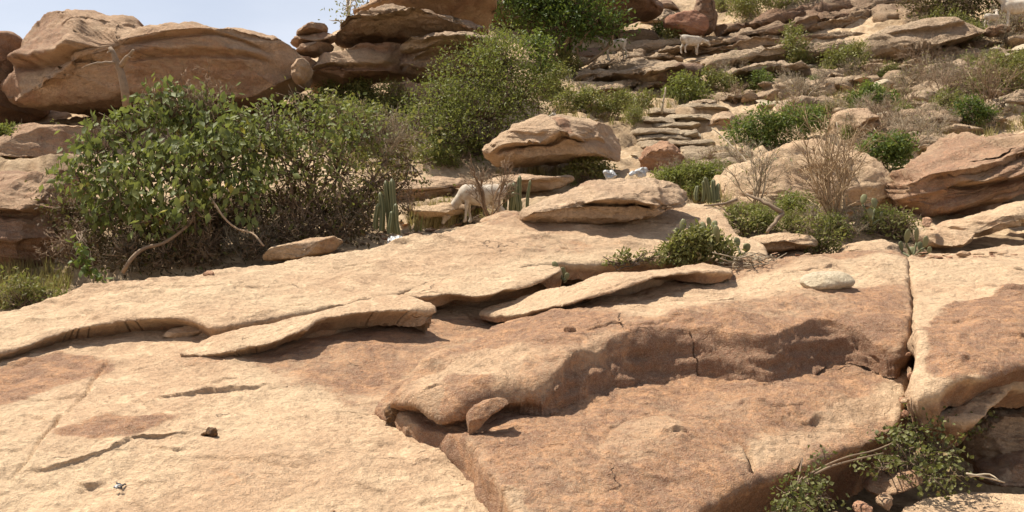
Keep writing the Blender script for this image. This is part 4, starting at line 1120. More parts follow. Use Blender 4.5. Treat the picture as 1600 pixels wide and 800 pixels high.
for j, (pts, lab, dd) in enumerate([
    ([(1452, 356), (1490, 345), (1530, 337), (1570, 324), (1640, 314), (1660, 340), (1610, 352), (1545, 360), (1512, 370), (1470, 368)], 'long pale ledge below the layered right boulder', 10.9),
    ([(1436, 374), (1456, 360), (1506, 362), (1517, 374), (1490, 386), (1450, 388)], 'pale loaf shaped block beside the prickly cactus', 10.5),
    ([(1318, 394), (1340, 380), (1392, 374), (1404, 386), (1404, 402), (1370, 407), (1325, 406)], 'pale broken block left of the prickly cactus', 10.1),
    ([(1164, 380), (1185, 368), (1225, 364), (1262, 368), (1270, 380), (1255, 390), (1215, 394), (1180, 392)], 'pale overhanging block behind the twig pile', 10.5),
    ([(1198, 404), (1215, 392), (1250, 390), (1262, 402), (1240, 412), (1208, 412)], 'brown stone in the dark gap under the overhanging block', 10.6),
    ([(1560, 330), (1590, 316), (1650, 308), (1660, 324), (1600, 340), (1568, 342)], 'upper pale ledge at the right edge above the long ledge', 11.6)]):
    boulder('rock_block', lab, pts, d=dd, depth=.9, tilt=.9, base_var=.02 if j != 4 else .4, seed=110 + j, mat=M_slab, cat='rock', k=3.0, ledges=[([(pts[0][0] + 4, pts[0][1] + 6), ((pts[0][0] + pts[4][0]) / 2, pts[0][1] + 8), (pts[4][0] - 2, pts[4][1] + 8)], .12, 14)])

# low broken ledges of the hillside
def hillside_ledges(poly, n, w0, w1, v0, group, seed):
    r = np.random.default_rng(seed)
    q = rand_in(poly, n, r)
    for j, (px, py) in enumerate(q):
        w = r.uniform(w0, w1); h = w * r.uniform(.16, .30); sl = r.uniform(-.22, -.05)
        m = 6
        top = [(px + w * (t - .5), py - h * .5 + sl * w * (t - .5) + r.normal() * h * .13) for t in np.linspace(0, 1, m)]
        bot = [(px - w * (t - .5), py + h * .5 - sl * w * (t - .5) * 1.0 + r.normal() * h * .13) for t in np.linspace(0, 1, m)]
        word = '%s %s ledge %s' % ('broad' if w > (w0 + w1) / 2 else 'short', 'pale' if r.uniform() < .6 else 'tan', where(px, py))
        boulder('hill_ledge', word, top + bot, base=(px, py + h * .4), depth=1.5, tilt=1.2, k=3.2, base_var=r.uniform(0, v0), seed=2000 + seed + j, mat=M_far, cat='ledge', group='broken ledges on the hillside', rough=.10, strata=.03, facets=4, res=.6)
hillside_ledges([(1120, 108), (1250, 104), (1345, 98), (1600, 62), (1620, 185), (1440, 240), (1370, 205), (1260, 180), (1160, 165), (1090, 135)], 46, 34, 110, .35, 'broken ledges on the right hillside', 1)
hillside_ledges([(890, 105), (1080, 62), (1100, 85), (960, 120), (900, 128)], 9, 40, 90, .3, 'broken ledges of the upper centre slope', 2)
hillside_ledges([(1130, 20), (1300, -10), (1460, -10), (1500, 20), (1340, 40), (1200, 40)], 10, 60, 130, .7, 'shaded ledges at the top edge', 3)
hillside_ledges([(620, 300), (760, 300), (740, 330), (640, 345)], 5, 60, 110, .1, 'pale ledges round the grazing goat', 4)
hillside_ledges([(480, 170), (620, 150), (640, 260), (560, 280)], 7, 30, 70, .3, 'small ledges between the big bushes', 5)
hillside_ledges([(900, 132), (1130, 108), (1135, 160), (1000, 180), (900, 180)], 11, 30, 80, .2, 'ledges behind the arched boulder', 6)
# stone steps
steps_px = [(1058, 1135, 164, 8), (1006, 1072, 172, 8), (1040, 1112, 181, 8), (1000, 1050, 186, 9), (1015, 1092, 194, 9), (986, 1060, 203, 9), (992, 1074, 212, 9),
            (996, 1112, 222, 9), (1060, 1146, 231, 9), (1066, 1150, 241, 9), (1086, 1150, 250, 10), (1094, 1140, 260, 9), (1046, 1085, 206, 9), (1030, 1064, 217, 7)]
ordn = ['topmost', 'second', 'third', 'fourth', 'fifth', 'sixth', 'seventh', 'eighth', 'ninth', 'tenth', 'eleventh', 'lowest', 'short inner upper', 'short inner lower']
for j, (x0, x1, y, h) in enumerate(steps_px):
    r = np.random.default_rng(300 + j)
    m = 6
    h = h + 3
    top = [(x0 + (x1 - x0) * t, y + r.uniform(-1.6, 1.6)) for t in np.linspace(0, 1, m)]
    bot = [(x1 - (x1 - x0) * t, y + h + r.uniform(-1.5, 1.5)) for t in np.linspace(0, 1, m)]
    boulder('step_stone', '%s grey ledge of the stone steps counting down from the hill' % ordn[j], top + bot, base=((x0 + x1) / 2, y + h), depth=1.3, tilt=1.2, k=4.0, base_var=.3, seed=130 + j, mat=M_grey, facets=2, cat='step', group='natural stone steps', rough=.12, strata=.012, res=1.5)

# ---- small stones one can pick out
SM = [
    ('white_stone', 'smooth oval cream stone lying on the brown block', [(1250, 442), (1256, 432), (1275, 425), (1305, 423), (1326, 430), (1332, 440), (1320, 448), (1285, 454), (1262, 454)], SF1, .35, M_white, .0, 'stone'),
    ('wedge_stone', 'wedge shaped brown stone propped under the nose of the block', [(727, 652), (738, 634), (765, 622), (792, 622), (796, 632), (772, 645), (748, 668), (738, 678), (729, 672)], SF2, .22, M_slab, .85, 'stone'),
    ('stone', 'small pale stone jammed under the long overhanging ledge', [(258, 520), (268, 512), (300, 508), (322, 514), (316, 522), (290, 528), (262, 529)], SA, .3, M_slab, .1, 'stone'),
    ('stone', 'pink pebble on the crest of the pale ledge under the leafy bush', [(316, 428), (322, 421), (331, 423), (333, 431), (320, 433)], SB, .08, M_red, .1, 'stone'),
    ('stone', 'rounded mottled stone in the bottom right hollow', [(1370, 785), (1378, 774), (1392, 772), (1400, 782), (1396, 793), (1378, 795)], 5.0, .12, M_slab, .6, 'stone'),
    ('stone', 'small red stone at the bottom edge in the right hollow', [(1335, 796), (1342, 786), (1358, 786), (1366, 796), (1356, 806), (1340, 806)], 4.8, .12, M_red, .3, 'stone'),
    ('stone', 'brown stone with a sunlit tip in the middle of the right hollow', [(1350, 762), (1370, 748), (1410, 738), (1438, 738), (1436, 750), (1412, 762), (1375, 768)], 5.3, .3, M_slab, .6, 'stone'),
    ('rock', 'rounded tan rock in the shade below the right block', [(1500, 690), (1520, 660), (1560, 640), (1600, 645), (1640, 660), (1640, 710), (1590, 712), (1540, 722), (1510, 715)], 5.9, .8, M_slab, .45, 'rock'),
    ('rock', 'dark rock at the right edge under the rounded shaded one', [(1530, 745), (1560, 722), (1610, 708), (1650, 710), (1650, 750), (1590, 756), (1550, 758)], 5.6, .6, M_slab, .55, 'rock'),
    ('rock', 'upper shaded rock at the right edge below the overhang', [(1555, 640), (1580, 615), (1640, 600), (1660, 650), (1620, 668), (1570, 662)], 6.4, .7, M_slab, .75, 'rock'),
    ('stone', 'small brown stone left of the loaf shaped block on the right crest', [(1492, 398), (1500, 392), (1514, 394), (1516, 400), (1500, 403)], SG, .1, M_slab, .5, 'stone'),
    ('stone', 'pink stone beside the prickly cactus', [(1440, 352), (1444, 340), (1452, 338), (1458, 346), (1456, 354), (1446, 356)], 10.6, .12, M_red, .0, 'stone'),
    ('stone', 'tiny brown stone on the brown block near its left crest', [(880, 517), (886, 508), (894, 508), (900, 516), (892, 521)], SF1, .05, M_slab, .9, 'stone'),
    ('stone', 'cream stone right of the red ended boulder', [(1112, 110), (1118, 104), (1130, 107), (1136, 118), (1130, 122), (1118, 118)], None, .5, M_white, .0, 'stone'),
    ('stone', 'pale angular stone below the red ended boulder', [(1086, 140), (1096, 126), (1110, 128), (1112, 138), (1096, 146)], None, .6, M_far, .0, 'stone'),
    ('stone', 'flat cream stone at the top of the stone steps', [(1082, 152), (1092, 147), (1115, 148), (1122, 153), (1110, 160), (1088, 160)], None, .6, M_far, .0, 'stone'),
    ('stone', 'pale slab under bare twigs at the upper right', [(1438, 172), (1448, 162), (1490, 160), (1502, 168), (1494, 184), (1470, 186), (1446, 182)], None, .9, M_far, .0, 'stone'),
    ('stone', 'cream stones ledge above the dark boulder at the right edge', [(1560, 172), (1572, 158), (1600, 160), (1606, 172), (1590, 182), (1568, 182)], None, .8, M_white, .1, 'stone'),
    ('stone', 'pale broken ledge in the shrubs left of the upper right hollow', [(1378, 128), (1390, 110), (1406, 108), (1410, 122), (1396, 136), (1382, 138)], None, .9, M_far, .1, 'stone'),
    ('stone', 'long pale stone half hidden by grass on the right hillside', [(1330, 136), (1350, 122), (1376, 114), (1382, 122), (1360, 134), (1336, 142)], None, .8, M_far, .1, 'stone'),
    ('stone', 'pale round topped rock near the right edge below the goats', [(1486, 110), (1500, 96), (1530, 94), (1540, 104), (1524, 116), (1494, 120)], None, 1.0, M_far, .15, 'stone'),
    ('stone', 'brown rock under the hooves of the big goat at the right edge', [(1584, 40), (1590, 30), (1604, 25), (1640, 26), (1640, 46), (1600, 52), (1586, 50)], 30.2, 1.0, M_far, .4, 'stone'),
    ('stone', 'dark stone under the kid at the upper right', [(1538, 48), (1548, 40), (1564, 38), (1576, 46), (1570, 56), (1546, 58)], 29.6, .8, M_far, .7, 'stone')]
for j, (nm, lab, pts, dd, dep, mt, v, ct) in enumerate(SM):
    boulder(nm, lab, pts, facets=1 if nm == 'white_stone' else 9, d=None if callable(dd) else dd, on=dd if callable(dd) else None, base=(740, 684) if nm == 'wedge_stone' else None, depth=dep, tilt=.5 if nm != 'wedge_stone' else .1, base_var=v, seed=170 + j, mat=mt, cat=ct, res=1.2, rough=.06, strata=.001 if nm in ('white_stone', 'wedge_stone') else .006 if nm != 'rock' else .02, flake=.012 if nm in ('white_stone', 'wedge_stone') else .03)

# ------------------------------------------------------------------ plants
def leaf_verts(P, T, Nn, L, wid, fold=0.25):
    """folded five-point leaves: base, two shoulders, tip, sunken midrib point"""
    B = np.cross(T, Nn)
    L = np.asarray(L)[:, None]
    wd = L * wid
    base = P
    mid = P + T * L * 0.45 - Nn * wd * fold
    le = P + T * L * 0.42 + B * wd * 0.5
    ri = P + T * L * 0.42 - B * wd * 0.5
    tip = P + T * L - Nn * L * 0.10
    V = np.stack([base, le, tip, ri, mid], 1).reshape(-1, 3)
    k = np.arange(len(P))[:, None] * 5
    tr = np.concatenate([k + np.array([[0, 1, 4]]), k + np.array([[1, 2, 4]]), k + np.array([[2, 3, 4]]), k + np.array([[3, 0, 4]])])
    return V, tr

def leaf_frame(r, n, out, up=0.5, droop=0.5, spread=0.7):
    T = unit(out * 0.5 + r.normal(size=(n, 3)) * spread + np.array([0, 0, -droop]))
    Nn = out * 0.5 + np.array([0, 0, up]) + r.normal(size=(n, 3)) * 0.6
    Nn = unit(Nn - (Nn * T).sum(1, keepdims=True) * T)
    return T, Nn

def wiggle(a, b, r, amp, m=7, sag=0.0):
    t = np.linspace(0, 1, m)[:, None]
    L = np.linalg.norm(b - a)
    P = a + (b - a) * t
    o = r.normal(size=(m, 3)) * amp * L
    o = np.cumsum(o, 0); o -= o[0] + (o[-1] - o[0]) * t
    P = P + o
    P[:, 2] += sag * L * np.sin(np.pi * t[:, 0])
    return P

def bush(name, label, lobes, base, seed, mat=None, bark=None, leaf=0.06, wid=0.5, clusters=40, per=18, spread=0.14, droop=0.3, group=None, cat='shrub',
         twigs=14, stem_r=0.02, bare=0.0, stems=5, upright=False, leaf_parts=0, dense=0.35, twig_r=0.004, fol_name='foliage'):
    """lobes: (px, py, radius px, distance). base: world point of the root"""
    r = np.random.default_rng(seed)
    root = empty(name, tuple(base))
    tag(root, label, cat, group)
    mb = MB(); fo = MB()
    base = np.array(base, float)
    Cs = []
    for (px, py, rp, d) in lobes:
        Cs.append((W(px, py, d), rp / F * d))
    tops = []
    for j in range(max(stems, 1)):
        c, rad = Cs[j % len(Cs)]
        e = c + r.normal(size=3) * rad * 0.3
        P = wiggle(base + r.normal(size=3) * np.array([.06, .06, 0]), e, r, 0.06, 8)
        mb.tube(P - base, stem_r, stem_r * 0.4, 5, r.uniform())
        tops.append(P)
    allP = []; allO = []; allR = []
    for (c, rad) in Cs:
        n = max(3, int(clusters * (rad / max(q[1] for q in Cs)) ** 2))
        dr = unit(r.normal(size=(n, 3)) + np.array([0, -.25, .30]))
        rr = rad * (1 + 0.28 * perlin(dr * 2.3 + seed, seed)) * (dense + (1 - dense) * r.uniform(size=n) ** 0.6)
        cc = c + dr * rr[:, None]
        for q, o in zip(cc, dr):
            if r.uniform() < twigs / 20.0:
                s0 = c + (q - c) * 0.2 if not upright else base + (q - base) * 0.35
                P = wiggle(s0, q + o * rad * 0.12 * r.uniform(), r, 0.07, 5)
                mb.tube(P - base, twig_r * 2, twig_r * .7, 3, r.uniform())
            if r.uniform() < bare:
                for _ in range(4):
                    e = q + unit(r.normal(size=3) + np.array([0, 0, .4])) * rad * r.uniform(.15, .4)
                    mb.tube(wiggle(q, e, r, 0.08, 3) - base, twig_r, twig_r * .5, 3, r.uniform())
                continue
            m = max(2, int(per * r.uniform(.5, 1.4)))
            p = q + r.normal(size=(m, 3)) * spread * np.array([1, 1, .8])
            allP.append(p); allO.append(np.tile(o, (m, 1))); allR.append(np.clip(r.uniform() * .6 + r.uniform(size=m) * .4, 0, .999))
    # lobes joined to the stems
    for (c, rad) in Cs:
        mb.tube(wiggle(base + (c - base) * .1, c, r, .08, 7) - base, stem_r * .6, stem_r * .25, 4, r.uniform())
    if allP:
        P = np.concatenate(allP); O = np.concatenate(allO); Rn = np.concatenate(allR)
        T, Nn = leaf_frame(r, len(P), O, .6, droop)
        L = leaf * r.uniform(.65, 1.35, len(P))
        idx = np.arange(len(P))
        if leaf_parts:
            sc = (P[:, 1]) - 0.35 * O[:, 2] * 2 + r.normal(size=len(P)) * .25
            near = np.argpartition(sc, leaf_parts)[:leaf_parts]
            protos = []
            for z in range(6):
                V, tr = leaf_verts(np.zeros((1, 3)), np.array([[0, 1., 0]]), np.array([[0, 0, 1.]]), [1.0], wid, r.uniform(.1, .4))
                protos.append(mesh_from('leaf', V, [tr], True, {'rnd': np.full(len(V), (z + .5) / 6 * .95)}))
                protos[-1].materials.append(mat)
            from mathutils import Matrix
            lf = empty('leaves'); lf.parent = root
            for k_ in near:
                o = bpy.data.objects.new('leaf', protos[int(Rn[k_] * 5.99)])
                COL.objects.link(o)
                B = np.cross(T[k_], Nn[k_])
                l = L[k_] * 1.1
                M = Matrix(((B[0] * l, T[k_][0] * l, Nn[k_][0] * l, P[k_][0] - base[0]), (B[1] * l, T[k_][1] * l, Nn[k_][1] * l, P[k_][1] - base[1]), (B[2] * l, T[k_][2] * l, Nn[k_][2] * l, P[k_][2] - base[2]), (0, 0, 0, 1)))
                o.parent = root
                o.matrix_local = M
            bpy.data.objects.remove(lf)
            keep = np.ones(len(P), bool); keep[near] = False
            idx = idx[keep]
        V, tr = leaf_verts(P[idx] - base, T[idx], Nn[idx], L[idx], wid)
        fo.add(V, None, tr, np.repeat(Rn[idx], 5))
        f = put(fol_name, fo.build(fol_name, True), mat or M_leafB, root)
        if leaf_parts:
            f['kind'] = 'stuff'
    put('branches', mb.build('branches'), bark or M_bark, root)
    return root

def dead_bush(name, label, base, height, seed, mat=None, stems=9, lean=(0, 0), spread=.35, levels=3, r0=.012, group=None, cat='bare shrub', kids=3, leafy=0, leafmat=None, leaf=.03, thick=1.0):
    r = np.random.default_rng(seed)
    base = np.array(base, float)
    root = empty(name, tuple(base))
    tag(root, label, cat, group)
    mb = MB(); tips = []
    def grow(p, d, L, rad, lev):
        e = p + d * L
        P = wiggle(p, e, r, .05, 5, 0.02)
        mb.tube(P if lev < 2 else P[::2], rad, rad * .6, 5 if lev == 0 else 3, r.uniform())
        if lev >= levels:
            tips.append(e); return
        for k in range(kids + (r.uniform() < .4)):
            t = r.uniform(.35, 1.0)
            q = P[int(t * 4)]
            nd = unit(d + r.normal(size=3) * .55 + np.array([0, 0, .12]))
            grow(q, nd, L * r.uniform(.38, .62), max(rad * .55, .0022 * thick), lev + 1)
    for j in range(stems):
        d = unit(np.array([lean[0], lean[1], 1.0]) + np.array([r.normal() * spread, r.normal() * spread * .8, 0]))
        grow(r.normal(size=3) * np.array([.04, .04, 0]), d, height * r.uniform(.45, .7), r0 * r.uniform(.6, 1.1), 0)
    put('branches', mb.build('branches'), mat or M_twig, root)
    if leafy:
        tp = np.array(tips)
        P = tp[r.integers(0, len(tp), leafy)] + r.normal(size=(leafy, 3)) * .05
        T, Nn = leaf_frame(r, leafy, unit(P + 1e-4), .6, .1)
        V, tr = leaf_verts(P, T, Nn, leaf * r.uniform(.6, 1.3, leafy), .5)
        fo = MB(); fo.add(V, None, tr, np.repeat(r.uniform(0, .99, leafy), 5))
        put('foliage', fo.build('foliage'), leafmat or M_leafD, root)
    return root

def copy_tree(o, loc, rotz, sc, label, group):
    c = o.copy(); COL.objects.link(c); c.location = loc; c.rotation_euler = (0, 0, rotz); c.scale = (sc, sc, sc * random.uniform(.85, 1.15))
    c['label'] = label; c['group'] = group
    for ch in list(o.children):
        k = ch.copy(); COL.objects.link(k); k.parent = c
    return c

def at(px, py, d):
    return W(px, py, d)
def grd(px, py, lift=0.0):
    p = gh(px, py); p[2] += lift
    return p
def under(p, sink=.04):
    """drop a point to the ground"""
    p = np.array(p, float)
    p[2] = float(gtop(p[0], p[1])[0]) - sink
    return p

# the big bush on the left: broad hanging leaves on the left lobe, thinner twiggy growth to the right
bush('leafy_bush', 'big dark green bush with broad hanging leaves on the left',
     [(150, 245, 52, 11.6), (205, 215, 62, 11.7), (265, 185, 60, 12.0), (325, 195, 66, 12.1), (215, 285, 66, 11.3), (285, 270, 72, 11.3), (345, 260, 66, 11.5), (300, 325, 50, 11.0), (380, 235, 62, 11.9), (395, 300, 46, 11.4), (240, 345, 36, 11.0), (128, 290, 38, 11.5), (170, 330, 34, 11.3)],
     under(at(330, 400, 12.0)), 401, M_leafA, M_bark, leaf=.110, wid=.58, clusters=54, per=12, spread=.10, droop=1.3, twigs=16, stem_r=.035, leaf_parts=300, dense=.3, twig_r=.006, bare=.18)
bush('leafy_bush', 'olive green twiggy bush filling the gap right of the broad leaved bush',
     [(430, 220, 60, 12.4), (490, 205, 62, 12.8), (545, 210, 62, 13.2), (600, 220, 56, 13.6), (645, 215, 44, 14.2), (470, 270, 60, 12.0), (530, 275, 56, 12.3), (585, 285, 44, 12.8), (640, 255, 40, 13.6)],
     under(at(520, 380, 12.6)), 403, M_leafD, M_bark, leaf=.070, wid=.6, clusters=62, per=9, spread=.12, droop=.5, twigs=16, stem_r=.03, bare=.30, dense=.3, twig_r=.006)
bush('leafy_bush', 'green broad leaved tangle woven through the olive bush top',
     [(420, 190, 36, 12.0), (470, 195, 46, 12.2), (520, 195, 40, 12.5), (570, 205, 40, 12.9), (440, 240, 40, 11.8), (510, 240, 42, 12.1)],
     under(at(470, 385, 12.2)), 405, M_leafA, M_bark, leaf=.085, wid=.6, clusters=34, per=8, spread=.12, droop=.7, twigs=10, stem_r=.02, dense=.5)
# dry brush beneath; its dark dead-leaf lobes are added to deepen the shade
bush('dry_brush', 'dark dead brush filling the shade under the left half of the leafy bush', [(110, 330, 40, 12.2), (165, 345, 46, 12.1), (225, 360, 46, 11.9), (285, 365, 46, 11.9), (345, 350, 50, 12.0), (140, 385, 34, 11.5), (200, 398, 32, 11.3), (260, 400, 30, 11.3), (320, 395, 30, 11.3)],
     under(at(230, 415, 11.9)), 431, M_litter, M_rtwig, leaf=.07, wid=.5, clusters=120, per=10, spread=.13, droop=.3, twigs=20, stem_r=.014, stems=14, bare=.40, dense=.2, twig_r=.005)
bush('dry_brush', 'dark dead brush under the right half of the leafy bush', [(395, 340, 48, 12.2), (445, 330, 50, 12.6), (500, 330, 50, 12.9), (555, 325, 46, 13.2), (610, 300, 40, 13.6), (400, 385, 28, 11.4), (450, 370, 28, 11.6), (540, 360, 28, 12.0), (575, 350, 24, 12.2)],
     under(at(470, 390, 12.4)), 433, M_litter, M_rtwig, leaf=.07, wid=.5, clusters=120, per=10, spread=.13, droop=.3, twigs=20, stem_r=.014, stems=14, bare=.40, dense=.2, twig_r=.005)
# dry undergrowth beneath it
for j, (px, py, h, lab) in enumerate([(60, 400, .75, 'grey tangle of dry twigs against the left ledge'), (130, 420, .8, 'dark dry thicket under the left end of the leafy bush'), (215, 425, .75, 'dry twig thicket under the middle of the leafy bush'), (300, 415, .75, 'dense dry thicket at the foot of the leafy bush trunk'), (385, 405, .7, 'dry thicket behind the oblong grey stone'), (460, 385, .75, 'dry thicket right of the oblong grey stone'), (545, 365, .7, 'brown thicket left of the tall columnar cactus'), (100, 330, .6, 'bare grey twigs sprawling over the left ledge')]):
    p = grd(px, py)
    dead_bush('dry_thicket', lab, p, h, 420 + j, M_rtwig if j % 2 else M_twig, stems=30, spread=.9, levels=3, r0=.010, kids=3, thick=1.6, leafy=120 if j in (2, 3, 5, 6) else 40, leafmat=M_leafD, leaf=.04, group='dry thickets under the leafy bush')
# curved trunk sweeping out of the shade, and the trailing leafy shoot
r_ = np.random.default_rng(5)
tr_root = empty('dead_wood', tuple(grd(190, 425))); tag(tr_root, 'long curved bare brown branch sweeping out from under the leafy bush', 'branch')
mb = MB()
P = np.array([at(192, 426, 10.7), at(205, 405, 10.7), at(225, 388, 10.8), at(255, 380, 10.9), at(282, 362, 11.0), at(300, 345, 11.1), at(308, 320, 11.2), at(322, 300, 11.4)]) - np.array(tr_root.location)
mb.tube(resample(P, .05, False), .026, .014, 7, .5)
put('limb', mb.build('limb'), M_rtwig, tr_root)
tr2 = empty('dead_wood', tuple(grd(410, 385))); tag(tr2, 'thin bare branch arching down to the oblong grey stone', 'branch')
mb = MB()
P = np.array([at(330, 310, 11.0), at(350, 340, 10.9), at(370, 357, 10.9), at(395, 365, 10.8), at(412, 384, 10.7)]) - np.array(tr2.location)
mb.tube(resample(P, .05, False), .014, .011, 6, .9)
put('limb', mb.build('limb'), M_rtwig, tr2)
bush('trailing_shoot', 'trailing shoot of round leaves hanging over the dark gap at the lower left', [(125, 382, 10, 10.2), (128, 405, 12, 10.2), (138, 425, 12, 10.15), (148, 440, 9, 10.1)], tuple(at(120, 360, 10.6)), 409, M_leafE, M_bark, leaf=.085, wid=.75, clusters=6, per=5, spread=.04, droop=.8, stem_r=.006, stems=2, cat='shoot')
# the fine leaved bush in the middle
bush('round_bush', 'large yellow green fine leaved bush left of the arched boulder',
     [(690, 170, 52, 20.0), (735, 130, 58, 20.3), (790, 112, 56, 20.4), (750, 190, 60, 19.8), (805, 160, 52, 20.2), (695, 210, 40, 19.6), (780, 85, 36, 20.6), (655, 195, 26, 19.6), (835, 130, 28, 20.6)],
     under(at(755, 232, 20.4)), 411, M_leafB, M_bark, leaf=.075, wid=.42, clusters=150, per=20, spread=.19, droop=-.2, twigs=9, stem_r=.05, dense=.5, twig_r=.008)
bush('round_bush', 'bright green sapling rising at the right edge of the large fine leaved bush',
     [(838, 78, 18, 20.8), (846, 100, 18, 20.6), (832, 62, 12, 20.9)], under(at(842, 120, 20.8)), 413, M_leafE, M_bark, leaf=.11, wid=.55, clusters=24, per=12, spread=.14, droop=.2, stem_r=.02, stems=2)
bush('leafy_tree', 'dense dark green tree at the top centre in front of the cave rock',
     [(800, -5, 44, 31), (850, 10, 50, 30.6), (900, 18, 42, 30), (935, 36, 28, 29.6), (880, 42, 28, 29.8), (955, 42, 18, 29.6), (830, 0, 40, 31), (890, -25, 50, 31), (770, -10, 26, 31.4)],
     under(at(880, 80, 30.6)), 415, M_leafC, M_bark, leaf=.15, wid=.5, clusters=120, per=20, spread=.30, droop=.1, stem_r=.10, cat='tree', dense=.5, twig_r=.012, fol_name='crown')
bush('skyline_tree', 'sparse small tree against the sky behind the overhanging slabs',
     [(545, 12, 24, 27), (560, 22, 20, 26.5), (530, 32, 14, 26.5), (575, 0, 20, 27), (550, -6, 26, 27.5)], under(at(560, 70, 27)), 417, M_leafD, M_twig, leaf=.12, wid=.45, clusters=16, per=8, spread=.18, droop=.1, stem_r=.06, cat='tree', bare=.45, dense=.3, twig_r=.012, fol_name='crown')
# the other bushes one can tell apart
for j, (lob, bs, mt, lf, lab) in enumerate([
    ([(520, 145, 22), (555, 150, 26), (585, 160, 22)], (555, 172), M_leafD, .07, 'yellow green bush in front of the pale sunlit boulder'),
    ([(610, 145, 18), (630, 170, 24), (600, 180, 24)], (615, 195), M_leafD, .07, 'pale olive bush left of the large fine leaved bush'),
    ([(500, 170, 24), (470, 172, 20)], (490, 190), M_leafB, .08, 'low bush below the gap beside the giant boulder'),
    ([(20, 225, 18), (8, 215, 20), (40, 238, 12)], (15, 250), M_leafB, .08, 'small bush at the left edge on the shaded bench'),
    ([(890, 158, 20), (925, 160, 22), (960, 165, 20), (1000, 160, 18), (905, 176, 18), (945, 178, 18)], (950, 188), M_leafD, .08, 'long low green bush behind the arched boulder'),
    ([(870, 120, 22), (850, 140, 22)], (868, 150), M_leafD, .08, 'dry green bush between the mid bush and the slanting beds'),
    ([(890, 100, 16), (880, 90, 12)], (886, 112), M_leafD, .09, 'small olive bush under the leafy tree'),
    ([(1070, 140, 24), (1050, 152, 18), (1090, 148, 18)], (1070, 162), M_leafB, .09, 'dark green bush under the red ended boulder'),
    ([(1125, 128, 18), (1145, 136, 16), (1110, 120, 14)], (1128, 146), M_leafD, .08, 'olive bush right of the red ended boulder'),
    ([(1190, 190, 24), (1215, 205, 24), (1160, 210, 24), (1240, 195, 26), (1185, 220, 22), (1270, 190, 22)], (1205, 232), M_leafE, .08, 'bright green bush behind the big smooth pale boulder'),
    ([(1360, 148, 20), (1340, 155, 16), (1385, 158, 16)], (1362, 168), M_leafE, .08, 'bright green bush above the angular tan block'),
    ([(1370, 235, 24), (1400, 228, 22), (1350, 245, 18), (1390, 248, 22)], (1380, 268), M_leafE, .07, 'green bush left of the dark layered boulder'),
    ([(1515, 175, 22), (1535, 182, 20)], (1520, 196), M_leafC, .08, 'dark green bush above the dark layered boulder'),
    ([(1330, 90, 24), (1300, 95, 20)], (1318, 112), M_leafD, .09, 'yellow green bush left of the flat split boulder'),
    ([(1240, 75, 22), (1245, 95, 22), (1238, 50, 14)], (1242, 112), M_leafD, .09, 'tall thin olive shrub in front of the sunlit cream bed'),
    ([(1050, 60, 14), (1060, 50, 16), (1045, 72, 12)], (1054, 84), M_leafD, .10, 'slim olive shrub in front of the rust coloured boulder'),
    ([(1035, 46, 14)], (1034, 58), M_leafE, .10, 'small bright green plant left of the rust coloured boulder'),
    ([(905, 262, 18), (930, 258, 20), (945, 270, 14), (890, 270, 14)], (918, 290), M_leafD, .06, 'yellow green shrub between the arched and the lens boulders'),
    ([(1040, 280, 18), (1060, 285, 18)], (1052, 300), M_leafB, .06, 'dull green low shrub right behind the lens boulder'),
    ([(1262, 360, 16), (1285, 365, 22), (1275, 385, 20), (1300, 385, 20), (1275, 340, 12)], (1280, 402), M_leafD, .05, 'yellow green shrub at the foot of the tall bare bush'),
    ([(1165, 350, 24), (1140, 340, 20), (1190, 352, 18)], (1165, 365), M_leafD, .05, 'low brown green shrub behind the weathered log'),
    ([(1390, 350, 24), (1420, 352, 20), (1360, 358, 18)], (1392, 372), M_leafD, .05, 'dull green shrub growing behind the prickly cactus'),
    ([(1070, 388, 24), (1100, 384, 26), (1048, 396, 16), (1128, 390, 20), (1088, 372, 16)], (1090, 412), M_leafD, .045, 'scruffy olive undergrowth round the paddle cactus'),
    ([(950, 408, 12), (975, 405, 14), (1005, 402, 12), (1030, 400, 12)], (990, 412), M_leafD, .04, 'thin line of olive weeds in the slot behind the narrow ledge'),
    ([(30, 450, 24), (60, 455, 22), (10, 465, 22), (85, 460, 16)], (40, 480), M_leafD, .05, 'dry olive bush at the left edge behind the ledge crest'),
    ([(1560, 120, 30), (1590, 110, 26), (1530, 130, 24)], (1560, 148), M_leafD, .09, 'brown green scrub at the right edge below the goats'),
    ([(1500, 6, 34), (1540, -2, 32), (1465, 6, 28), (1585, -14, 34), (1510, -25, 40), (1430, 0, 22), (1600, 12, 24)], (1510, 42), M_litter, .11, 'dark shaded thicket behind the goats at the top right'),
    ([(1180, 5, 26), (1215, -5, 26), (1150, 15, 18), (1250, -15, 26)], (1190, 30), M_leafD, .11, 'dark dry thicket at the top above the long beds'),
    ([(700, 320, 12), (725, 338, 14), (760, 340, 12), (690, 342, 14), (660, 345, 12)], (715, 350), M_dry, .05, 'patch of dry weeds in front of the grazing goat')]):
    p = grd(*bs)
    d = p[1]
    if j in (22,):
        d = 8.95; p = at(1090, 412, 8.95)
    if j == 23:
        d = 8.85; p = at(990, 413, 8.85)
    loose = mt in (M_leafD, M_dry) and d < 16 and j != 22
    rmax = max(q[2] for q in lob) / F * d
    bush('shrub', lab, [(a, b, c, d + .25 * ((k % 3) - 1) * rmax) for k, (a, b, c) in enumerate(lob)], tuple(p), 440 + j, mt, M_bark, leaf=lf * 1.15, wid=.45, clusters=int((26 if loose else 42) * (max(q[2] for q in lob) / 20) ** 1.3), per=11 if loose else 20, spread=rmax * (.3 if loose else .24), droop=0, stem_r=.010, twig_r=.003, twigs=14 if loose else 9, bare=.35 if loose else .08, dense=.15 if loose else .35, upright=loose, stems=9 if loose else 5)

